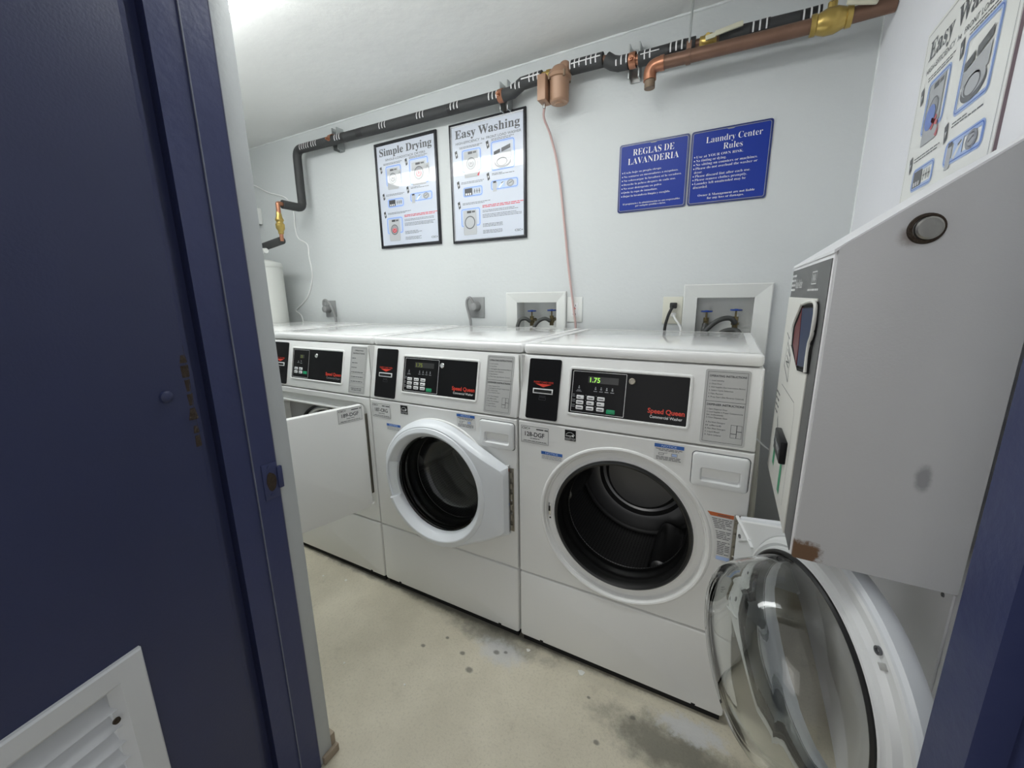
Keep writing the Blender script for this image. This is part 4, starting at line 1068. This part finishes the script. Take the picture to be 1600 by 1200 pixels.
# ------------------------------------------------------------------ washer supply boxes, hoses
def supply_box(label, x0, x1, z0, z1, ho, valves):
    o = thing('washer_supply_box', ((x0 + x1) / 2, YW, (z0 + z1) / 2), label, 'supply box', 'washer supply boxes in the back wall')
    m = Matrix.Translation(-o.location)
    f = MB(); f.m = m
    R_ = lambda a, b_, c, d, y: [(a, y, c), (b_, y, c), (b_, y, d), (a, y, d)]
    e = 0.001
    f.loft([R_(x0, x1, z0, z1, YW), R_(x0, x1, z0, z1, YW - 0.016), R_(x0 + .004, x1 - .004, z0 + .004, z1 - .004, YW - 0.019), R_(ho[0] + .003, ho[1] - .003, ho[2] + .003, ho[3] - .003, YW - 0.004)])
    f.build('trim_frame', 'plastic_white', o, sharp=15)
    f = MB(); f.m = m
    f.loft([R_(ho[0] + .003, ho[1] - .003, ho[2] + .003, ho[3] - .003, YW - 0.004), R_(ho[0] + .002, ho[1] - .002, ho[2] + .002, ho[3] - .002, YW + 0.085)], False, True)
    f.build('recessed_box', 'plastic_white', o)
    for vx, vz in valves:
        v = MB(); v.m = m
        y = YW + 0.035
        v.cyl((vx, y, vz - 0.075), (vx, y, vz - 0.025), 0.011, n=8).cyl((vx, y, vz - 0.060), (vx, y, vz - 0.050), 0.015, n=8).cyl((vx, y, vz - 0.025), (vx, y, vz), 0.004, n=10)
        v.cyl((vx, y + 0.045, vz - 0.045), (vx, y, vz - 0.045), 0.009, n=12).cyl((vx, y, vz - 0.045), (vx, y - 0.020, vz - 0.052), 0.0105, n=8)
        vo_ = v.build('valve', 'old_brass', o)
        h_ = MB(); h_.m = m
        h_.lathe([(0.0, 0.0), (0.022, 0.001), (0.024, 0.004), (0.022, 0.007), (0.010, 0.006), (0.006, 0.009), (0, 0.009)], (vx, y, vz - 0.002), 'z', 12)
        h_.build('handle', 'blue_handle', vo_)
    return o
supply_box('white recessed supply box with two blue handled valves beside the socket and pink wire', -0.457, -0.122, 0.985, 1.294, HA, [(-0.330, 1.195), (-0.217, 1.199)])
supply_box('larger white recessed supply box behind the open washer, beside the ivory socket', 0.415, 0.740, 0.985, 1.313, HB, [(0.508, 1.197), (0.620, 1.203)])
def hose(label, pts, r=0.0095):
    return tag(MB().tube(pts, r, 12).build('water_hose', 'hose'), label, 'hose', 'water hoses on the supply valves')
yv = YW + 0.035
hose('dark water hose arching from the first valve of the smaller supply box', [(-0.330, yv - 0.022, 1.143), (-0.350, yv - 0.035, 1.158), (-0.378, yv - 0.045, 1.150), (-0.388, yv - 0.06, 1.11), (-0.39, yv - 0.075, 1.04), (-0.39, yv - 0.078, 0.90), (-0.39, yv - 0.076, 0.7)])
hose('dark water hose arching from the valve of the smaller supply box nearest the white socket', [(-0.217, yv - 0.022, 1.147), (-0.240, yv - 0.035, 1.160), (-0.272, yv - 0.045, 1.146), (-0.292, yv - 0.06, 1.11), (-0.30, yv - 0.075, 1.04), (-0.30, yv - 0.078, 0.90), (-0.30, yv - 0.076, 0.7)])
hose('dark water hose sweeping across the larger supply box from its farther valve', [(0.620, yv - 0.022, 1.151), (0.600, yv - 0.035, 1.172), (0.560, yv - 0.045, 1.165), (0.520, yv - 0.055, 1.130), (0.495, yv - 0.072, 1.08), (0.49, yv - 0.078, 0.95), (0.49, yv - 0.076, 0.7)], 0.0105)
hose('thick dark hose hanging straight down from the nearer valve of the larger supply box', [(0.508, yv - 0.020, 1.145), (0.504, yv - 0.034, 1.115), (0.514, yv - 0.052, 1.07), (0.520, yv - 0.078, 0.98), (0.520, yv - 0.076, 0.7)], 0.012)
tag(MB().tube([(0.640, yv - 0.07, 1.105), (0.625, yv - 0.055, 1.122), (0.590, yv - 0.055, 1.120), (0.565, yv - 0.06, 1.10), (0.558, yv - 0.075, 1.05), (0.558, yv - 0.076, 0.85)], 0.0125, 12).build('drain_hose', 'hose'), 'dark drain hose looped low behind the lid, in the larger supply box', 'hose')
tag(MB().tube([(0.722, 0.60, 0.95), (0.722, 0.50, 0.80), (0.724, 0.42, 0.60), (0.726, 0.40, 0.40), (0.727, 0.40, ZF + 0.002)], 0.011, 10).build('drain_pipe', 'ivory'), 'thin cream hose running down the wall gap beside the open washer', 'hose')
tag(MB().tube([(0.686, 0.46, 0.80), (0.72, 0.42, 0.775), (0.76, 0.40, 0.750), (0.82, 0.40, 0.742), (0.90, 0.41, 0.765), (XR - 0.003, 0.42, 0.80)], 0.0025, 8).build('thin_cable', 'white_cable'), 'thin pale cable sagging between the open washer and the card machine', 'cable')

# ------------------------------------------------------------------ sockets and cords
def socket(name, label, x, z, w, h, m, group=None):
    o = thing(name, (x, YW, z), label, 'socket', group)
    b = MB(); b.box(-w / 2, w / 2, -0.006, 0, -h / 2, h / 2, 0.0025); b.build('cover_plate', m, o)
    return o
s1 = socket('wall_socket', 'white wall socket beside the smaller supply box where the pink wire ends', -0.079, 1.206, 0.078, 0.121, 'plastic_white')
MB().box(-0.017, 0.017, -0.009, -0.004, -0.034, 0.034, 0.001).build('receptacle', 'white', s1)
MB().box(-0.005, 0.006, -0.0102, -0.008, 0.002, 0.008).build('reset_button', 'red', s1)
q = MB()
for z in (0.020, -0.022): q.box(-0.007, -0.005, -0.0098, -0.008, z - 0.004, z + 0.004).box(0.005, 0.007, -0.0098, -0.008, z - 0.004, z + 0.004).cyl((0, -0.0098, z - 0.009), (0, -0.008, z - 0.009), 0.0022, n=10)
q.build('contact_slots', 'gap', s1)
s2 = socket('wall_socket', 'ivory wall socket with a black plug, beside the larger supply box', 0.372, 1.204, 0.082, 0.118, 'ivory')
MB().box(-0.017, 0.017, -0.009, -0.004, -0.034, 0.034, 0.001).build('receptacle', 'ivory', s2)
c = thing('power_cord', (0.377, YW - 0.009, 1.225), 'black power cord plugged into the ivory socket', 'power cord')
m = Matrix.Translation(-c.location)
b = MB(); b.m = m; b.box(0.363, 0.391, YW - 0.034, YW - 0.009, 1.213, 1.238, 0.004); b.build('plug', 'black_cord', c)
b = MB(); b.m = m; b.tube([(0.377, YW - 0.030, 1.222), (0.369, YW - 0.042, 1.205), (0.359, YW - 0.045, 1.175), (0.350, YW - 0.045, 1.12), (0.349, YW - 0.045, 1.0), (0.349, YW - 0.045, 0.7)], 0.0062, 10); b.build('cord', 'black_cord', c)
c = thing('power_cord', (0.379, YW - 0.009, 1.185), 'slim white power cord plugged into the ivory socket below the black plug', 'power cord')
m = Matrix.Translation(-c.location)
b = MB(); b.m = m; b.box(0.370, 0.389, YW - 0.028, YW - 0.009, 1.176, 1.194, 0.004); b.build('plug', 'white_cable', c)
b = MB(); b.m = m; b.tube([(0.380, YW - 0.024, 1.184), (0.390, YW - 0.036, 1.168), (0.408, YW - 0.040, 1.142), (0.417, YW - 0.043, 1.10), (0.418, YW - 0.045, 0.9), (0.418, YW - 0.045, 0.7)], 0.0045, 10); b.build('cord', 'white_cable', c)
for (x, z, px, pz, path, la, lb) in (
        (-1.857, 1.207, -1.872, 1.206, [(-1.875, YW - 0.045, 1.235), (-1.862, YW - 0.05, 1.262), (-1.838, YW - 0.05, 1.266), (-1.806, YW - 0.045, 1.235), (-1.782, YW - 0.04, 1.17), (-1.770, YW - 0.038, 1.08), (-1.768, YW - 0.038, 0.8)], 'gray square wall socket nearest the water heater', 'gray round plug with a cord looped over its top, nearest the water heater'),
        (-0.655, 1.217, -0.650, 1.222, [(-0.652, YW - 0.045, 1.250), (-0.664, YW - 0.05, 1.270), (-0.684, YW - 0.048, 1.258), (-0.690, YW - 0.043, 1.225), (-0.678, YW - 0.040, 1.17), (-0.670, YW - 0.038, 1.10), (-0.668, YW - 0.038, 0.8)], 'gray square wall socket behind the shut washer', 'gray round plug with its cord hanging behind the shut washer')):
    s_ = socket('wall_socket', la, x, z, 0.108, 0.112, 'gray_plate', 'gray heavy duty wall sockets')
    MB().lathe([(0.028, -0.005), (0.027, -0.011), (0.0, -0.011)], (px - x, 0, pz - z), 'y', 24).build('receptacle', 'gray_cord', s_)
    c = thing('power_cord', (px, YW - 0.011, pz), lb, 'power cord', 'gray machine cords')
    m = Matrix.Translation(-c.location)
    b = MB(); b.m = m; b.lathe([(0.0, -0.011), (0.026, -0.011), (0.026, -0.030), (0.022, -0.046), (0.012, -0.052), (0, -0.053)], (px, YW, pz), 'y', 24); b.build('plug', 'gray_cord', c)
    b = MB(); b.m = m; b.tube([(px, YW - 0.040, pz + 0.012)] + path, 0.0075, 10); b.build('cord', 'gray_cord', c)

# ------------------------------------------------------------------ pipes along the back wall
YP = 0.715
ins = thing('insulated_pipe', (-0.9, YP, 2.2), 'long black foam insulated pipe along the top of the back wall', 'pipe')
m = Matrix.Translation(-ins.location)
def ib(): 
    b = MB(); b.m = m; return b
def sleeve(pts, r=0.026): ib().tube(pts, r, 18, smooth=0).build('sleeve', 'insul', ins)
def bend(p0, c, p1, r, n=8):
    """rounded corner path from p0 via corner c to p1"""
    p0, c, p1 = Vector(p0), Vector(c), Vector(p1)
    a = c + (p0 - c).normalized() * r; b = c + (p1 - c).normalized() * r
    out = [p0]
    for k in range(n + 1):
        t = k / n; out.append((1 - t) ** 2 * a + 2 * t * (1 - t) * c + t * t * b)
    return out + [p1]
main = bend((-0.425, YP, 2.190), (-1.935, YP, 2.205), (-1.940, YP, 2.0), 0.05)
sleeve(main)
sleeve(bend((-1.940, YP, 2.002), (-1.940, YP, 1.858), (-1.940, 0.575, 1.858), 0.04))
sleeve([(-0.428, YP, 2.188), (-0.375, YP, 2.192), (-0.325, YP, 2.216), (-0.225, YP, 2.219)])
sleeve([(-0.090, YP, 2.222), (0.046, YP, 2.219)], 0.027)
sleeve([(0.060, YP - 0.004, 2.214), (0.085, YP, 2.197), (0.110, YP, 2.188), (0.150, YP, 2.186)], 0.027)
sleeve([(0.190, YP, 2.183), (0.395, YP, 2.182)])
sleeve([(0.475, YP, 2.180), (0.766, YP, 2.168)])
sleeve([(-1.944, 0.545, 1.640), (-2.13, 0.545, 1.615), (-2.24, 0.545, 1.604)], 0.024)
ib().tube([(0.040, YP, 2.219), (0.066, YP, 2.213), (0.078, YP, 2.202)], 0.016, 14).build('bare_elbow', 'copper', ins)
ib().tube([(-1.940, 0.582, 1.858), (-1.940, 0.548, 1.858), (-1.940, 0.545, 1.845), (-1.941, 0.545, 1.80)], 0.013, 14, smooth=4).build('copper_elbow', 'copper_new', ins)
ib().lathe([(0.011, 0.0), (0.016, 0.004), (0.017, 0.02), (0.026, 0.035), (0.027, 0.06), (0.020, 0.07), (0.020, 0.075), (0.026, 0.085), (0.018, 0.105), (0.013, 0.14), (0.012, 0.15)], (-1.943, 0.545, 1.675), 'z', 10).build('check_valve', 'brass', ins)
ib().tube([(-1.943, 0.545, 1.685), (-1.944, 0.545, 1.655), (-1.946, 0.545, 1.635)], 0.012, 12).build('copper_drop', 'copper_new', ins)
ib().tube([(0.145, YP, 2.186), (0.195, YP, 2.184)], 0.018, 14, smooth=0).build('bare_section', 'copper_new', ins)
ib().tube([(0.390, YP, 2.182), (0.480, YP, 2.180)], 0.016, 14, smooth=0).build('bare_section', 'copper', ins)
def band(x, zc, w, r, a0=-PI * 0.95, a1=-PI * 0.15):
    tp.lathe([(r, -w / 2), (r, w / 2)], (x, YP, zc), 'x', 14, a0, a1)
for xg, zc, n_ in ((-1.83, 2.204, 5), (-1.74, 2.203, 3), (-1.53, 2.201, 3), (-1.17, 2.197, 3), (-0.905, 2.195, 3), (-0.69, 2.193, 3), (-0.47, 2.190, 3), (-0.35, 2.205, 3), (-0.26, 2.218, 3), (-0.07, 2.222, 3), (0.0, 2.220, 3), (0.125, 2.187, 3), (0.225, 2.183, 2), (0.33, 2.1825, 3), (0.60, 2.175, 3), (0.745, 2.169, 3)):
    tp = ib()
    for k in range(n_): band(xg + (k - (n_ - 1) / 2) * 0.020, zc, 0.005, 0.0272, PI * 0.72, PI * 1.18)
    tp.build('white_stripes', 'white', ins)
for x0, x1, z0, z1 in ((-0.32, -0.23, 2.219, 2.221), (-0.085, 0.04, 2.223, 2.222), (0.20, 0.27, 2.185, 2.185)):
    ib().box(x0, x1, YP - 0.0282, YP - 0.0262, min(z0, z1), max(z0, z1) + 0.003).build('seam_line', 'white', ins)
for x, zc, w in ((-1.355, 2.1995, 0.05), (-0.70, 2.193, 0.07), (-1.50, 2.201, 0.03), (0.60, 2.175, 0.06), (0.745, 2.169, 0.06), (0.33, 2.1825, 0.06)):
    ib().lathe([(0.0266, -w / 2), (0.0266, w / 2)], (x, YP, zc), 'x', 20).build('tape_wrap', 'tape_dark', ins)
for x, zc, la in ((-1.600, 2.207, 'steel channel bracket clamping the black pipe near the heater'), (-0.435, 2.190, 'steel channel bracket clamping the black pipe above the Easy Washing poster'), (0.166, 2.186, 'steel channel bracket clamping the black pipe next to the copper elbow')):
    o = thing('pipe_bracket', (x, YW, zc), la, 'bracket', 'pipe brackets on the back wall')
    b = MB()
    for s_ in (-1, 1): b.box(s_ * 0.0195 - 0.0025, s_ * 0.0195 + 0.0025, -0.050, 0.0, -0.050, 0.072)
    b.box(-0.017, 0.017, -0.004, 0.0, -0.052, 0.052).build('channel', 'galv', o)
    b = MB(); yp = YP - YW
    b.lathe([(0.0255, -0.013), (0.0275, -0.013), (0.0285, 0), (0.0275, 0.013), (0.0255, 0.013)], (0, yp, 0), 'x', 28)
    cl = b.build('clamp_strap', 'copper_new', o)
    b = MB(); b.cyl((0, yp - 0.024, -0.004), (0, yp - 0.040, -0.006), 0.009, n=6).cyl((0, yp - 0.04, -0.006), (0, yp - 0.046, -0.006), 0.006, n=12); b.build('clamp_bolt', 'copper_new', cl)

pump = thing('circulator_pump', (-0.140, YP - 0.02, 2.14), 'bronze coloured circulator pump hanging on the black pipe, pink wire below it', 'pump')
m = Matrix.Translation(-pump.location)
def pb():
    b = MB(); b.m = m; return b
px_, py_ = -0.137, YP - 0.022
pb().lathe([(0.0, 2.083), (0.018, 2.083), (0.020, 2.087), (0.036, 2.090), (0.041, 2.096), (0.042, 2.176), (0.044, 2.180)], (px_, py_, 0), 'z', 30).build('motor_housing', 'bronze', pump)
pb().lathe([(0.044, 2.178), (0.050, 2.180), (0.050, 2.192), (0.042, 2.196), (0.038, 2.212), (0.030, 2.224), (0.016, 2.232), (0.0, 2.234)], (px_, py_, 0), 'z', 24).sphere((px_ + 0.02, YP - 0.012, 2.226), 0.026, (1, 1, 0.9), 14).tube([(px_ - 0.05, YP, 2.218), (px_, YP - 0.01, 2.214), (px_ + 0.045, YP, 2.223)], 0.020, 14).build('volute', 'bronze', pump)
pb().cyl((-0.226, YP, 2.219), (-0.202, YP, 2.219), 0.018, n=8).cyl((-0.202, YP, 2.219), (-0.186, YP, 2.219), 0.022, n=8).build('union_nut', 'brass', pump)
pb().cyl((-0.104, YP, 2.223), (-0.088, YP, 2.222), 0.020, n=8).build('union_nut', 'brass', pump)
pb().box(-0.219, -0.181, YP - 0.075, YP - 0.005, 2.097, 2.196, 0.003).build('control_box', 'bronze', pump)
pb().cyl((-0.200, YP - 0.04, 2.098), (-0.200, YP - 0.04, 2.074), 0.0065, n=12).build('cable_gland', 'chrome', pump)
for k in range(4):
    a = PI / 4 + k * PI / 2; pb().cyl((px_ + 0.047 * math.cos(a), py_ + 0.047 * math.sin(a), 2.174), (px_ + 0.047 * math.cos(a), py_ + 0.047 * math.sin(a), 2.197), 0.006, n=6).build('flange_bolt', 'copper_end', pump)
tag(MB().tube([(-0.200, YP - 0.04, 2.075), (-0.209, YP - 0.02, 2.045), (-0.203, 0.76, 1.99), (-0.170, 0.772, 1.85), (-0.136, 0.775, 1.60), (-0.114, 0.774, 1.42), (-0.094, 0.768, 1.30), (-0.078, 0.764, 1.20), (-0.066, 0.764, 1.11), (-0.06, 0.764, 0.9)], 0.0052, 10).build('pump_wire', 'pink_wire'), 'pale pink wire hanging from the pump down past the white socket', 'wire')

cop = thing('copper_pipe', (0.6, 0.66, 2.12), 'bare brown copper pipe with brass lever valve, running into the side wall', 'pipe')
m = Matrix.Translation(-cop.location)
def cb_():
    b = MB(); b.m = m; return b
YQ = 0.66
cb_().cyl((0.288, YQ, 2.124), (0.745, YQ, 2.116), 0.0215, n=22).cyl((0.850, YQ, 2.116), (XR - 0.002, YQ, 2.118), 0.0215, n=22).build('straight_pipe', 'copper', cop)
cb_().tube(bend((0.290, YQ, 2.124), (0.243, YQ, 2.124), (0.246, YQ, 2.075), 0.035), 0.0235, 20, smooth=0).lathe([(0.0255, -0.008), (0.0255, 0.006), (0.022, 0.006)], (0.290, YQ, 2.124), 'x', 22).build('elbow', 'copper_new', cop)
cb_().cyl((0.246, YQ, 2.080), (0.2465, YQ, 2.048), 0.0195, n=18).build('stub_end', 'copper_end', cop)
cb_().lathe([(0.022, 0.0), (0.030, 0.0), (0.030, 0.014), (0.027, 0.016), (0.031, 0.026), (0.036, 0.040), (0.036, 0.066), (0.031, 0.080), (0.027, 0.090), (0.030, 0.092), (0.030, 0.106), (0.022, 0.106)], (0.744, YQ, 2.116), 'x', 12).cyl((0.797, YQ, 2.145), (0.797, YQ, 2.168), 0.013, n=10).build('ball_valve', 'brass', cop)
vl = cb_(); vl.tube([(0.790, YQ - 0.01, 2.170), (0.812, YQ - 0.02, 2.172), (0.835, YQ - 0.03, 2.152)], 0.007, 8, smooth=4); vh = vl.build('valve_lever', 'steel', cop)
vl = cb_(); vl.m = m @ Matrix.Translation((0.868, YQ - 0.035, 2.137)) @ Matrix.Rotation(math.radians(15), 4, 'Y'); vl.box(-0.040, 0.040, -0.006, 0.006, -0.015, 0.013, 0.005, 3); vl.build('lever_sleeve', 'cream', vh)
cb_().lathe([(0.0225, -0.008), (0.0245, -0.008), (0.0245, 0.008), (0.0225, 0.008)], (0.379, YQ, 2.122), 'x', 22).box(0.371, 0.387, YQ - 0.003, YQ + 0.003, 2.142, 2.172).build('hanger_strap', 'copper', cop)
tag(MB().cyl((0.379, YQ, 2.165), (0.383, YQ, ZC), 0.004, n=10).build('hanger_rod', 'galv'), 'slim steel hanger rod from the ceiling to the copper pipe', 'rod')
sv = thing('lever_valve', (0.44, 0.69, 2.18), 'small lever valve with cream handle on the black pipe above the copper pipe', 'valve')
m = Matrix.Translation(-sv.location)
b = MB(); b.m = m; b.lathe([(0.017, 0.0), (0.021, 0.0), (0.021, 0.012), (0.024, 0.020), (0.024, 0.036), (0.021, 0.044), (0.021, 0.056), (0.017, 0.056)], (0.410, YP, 2.181), 'x', 10).cyl((0.438, YP - 0.01, 2.182), (0.438, YP - 0.045, 2.180), 0.008, n=10); b.build('valve_body', 'brass', sv)
b = MB(); b.m = m @ Matrix.Translation((0.497, YP - 0.046, 2.180)) @ Matrix.Rotation(math.radians(-6), 4, 'Y'); b.box(-0.036, 0.052, -0.003, 0.005, -0.008, 0.009, 0.003).box(-0.066, -0.034, -0.002, 0.002, -0.010, 0.004); b.build('lever', 'cream', sv)

# ------------------------------------------------------------------ heater corner
wh = thing('water_heater', (-2.305, 0.475, 0), 'tall white cylindrical water heater standing beyond the row of machines', 'water heater')
MB().lathe([(0.0, 0.02), (0.235, 0.02), (0.240, 0.03), (0.240, 1.495), (0.236, 1.502)], (0, 0, 0), 'z', 56).build('tank_body', 'tank', wh)
MB().lathe([(0.242, 1.485), (0.243, 1.505), (0.236, 1.518), (0.20, 1.530), (0.0, 1.535)], (0, 0, 0), 'z', 56).build('top_cap', 'tank', wh)
MB().lathe([(0.24, ZF), (0.24, 0.025)], (0, 0, 0), 'z', 40).build('base_ring', 'ink_gray', wh)
MB().cyl((0.06, 0.06, 1.53), (0.06, 0.06, 1.612), 0.013, n=14).build('inlet_pipe', 'copper_new', wh)
MB().tube([(0.14, 0.05, 1.53), (0.14, 0.05, 1.570), (0.17, 0.05, 1.585), (0.215, 0.05, 1.585)], 0.016, 12).build('relief_pipe', 'plastic_white', wh)
tb = thing('thermostat_box', (-2.525, YW, 1.872), 'small white control box on the back wall behind the heater', 'control box')
MB().box(-0.035, 0.026, -0.036, 0.0, -0.056, 0.056, 0.004).build('housing', 'plastic_white', tb)
MB().box(0.002, 0.020, -0.028, -0.006, -0.058, -0.052).build('cable_port', 'ink', tb)
tag(MB().tube([(-2.78, 0.775, 2.16), (-2.53, 0.774, 2.086), (-2.377, 0.774, 2.02), (-2.186, 0.774, 1.96), (-2.122, 0.774, 1.87), (-2.134, 0.78, 1.767), (-2.113, 0.78, 1.693), (-2.026, 0.78, 1.644), (-2.021, 0.78, 1.559), (-2.009, 0.78, 1.438), (-2.057, 0.78, 1.33), (-2.11, 0.78, 1.272), (-2.217, 0.78, 1.208), (-2.236, 0.78, 1.19), (-2.178, 0.78, 1.144), (-2.17, 0.78, 1.0)], 0.0042, 8).build('loose_cable', 'white_cable'), 'loose white cable curling down the back wall by the heater', 'cable')

# ------------------------------------------------------------------ litter on the floor
for i, (x, y, s_, la) in enumerate(((0.252, -0.028, 0.013, 'largest white paper scrap on the floor along the open washer'), (-0.864, -0.075, 0.007, 'white flake on the floor in front of the dryer'), (-0.985, -0.103, 0.005, 'tiny white flake on the floor nearest the open dryer door'),
                                 (-0.513, -0.377, 0.004, 'tiny white speck alone on the open floor near the doorway jamb'), (-0.263, -0.341, 0.004, 'tiny white speck in the middle of the open floor'), (0.05, -0.03, 0.008, 'pale flake on the floor at the gap between the two washers'))):
    b = MB(); pl = [(s_ * (1.3 if k % 2 else 0.7) * math.cos(2 * PI * k / 7), s_ * 0.8 * math.sin(2 * PI * k / 7)) for k in range(7)]
    b.prism(pl, 'z', 0.0, 0.0015)
    tag(b.build('paper_scrap', 'paper', None, Matrix.Translation((x, y, ZF))), la, 'paper scrap', 'paper scraps on the floor')
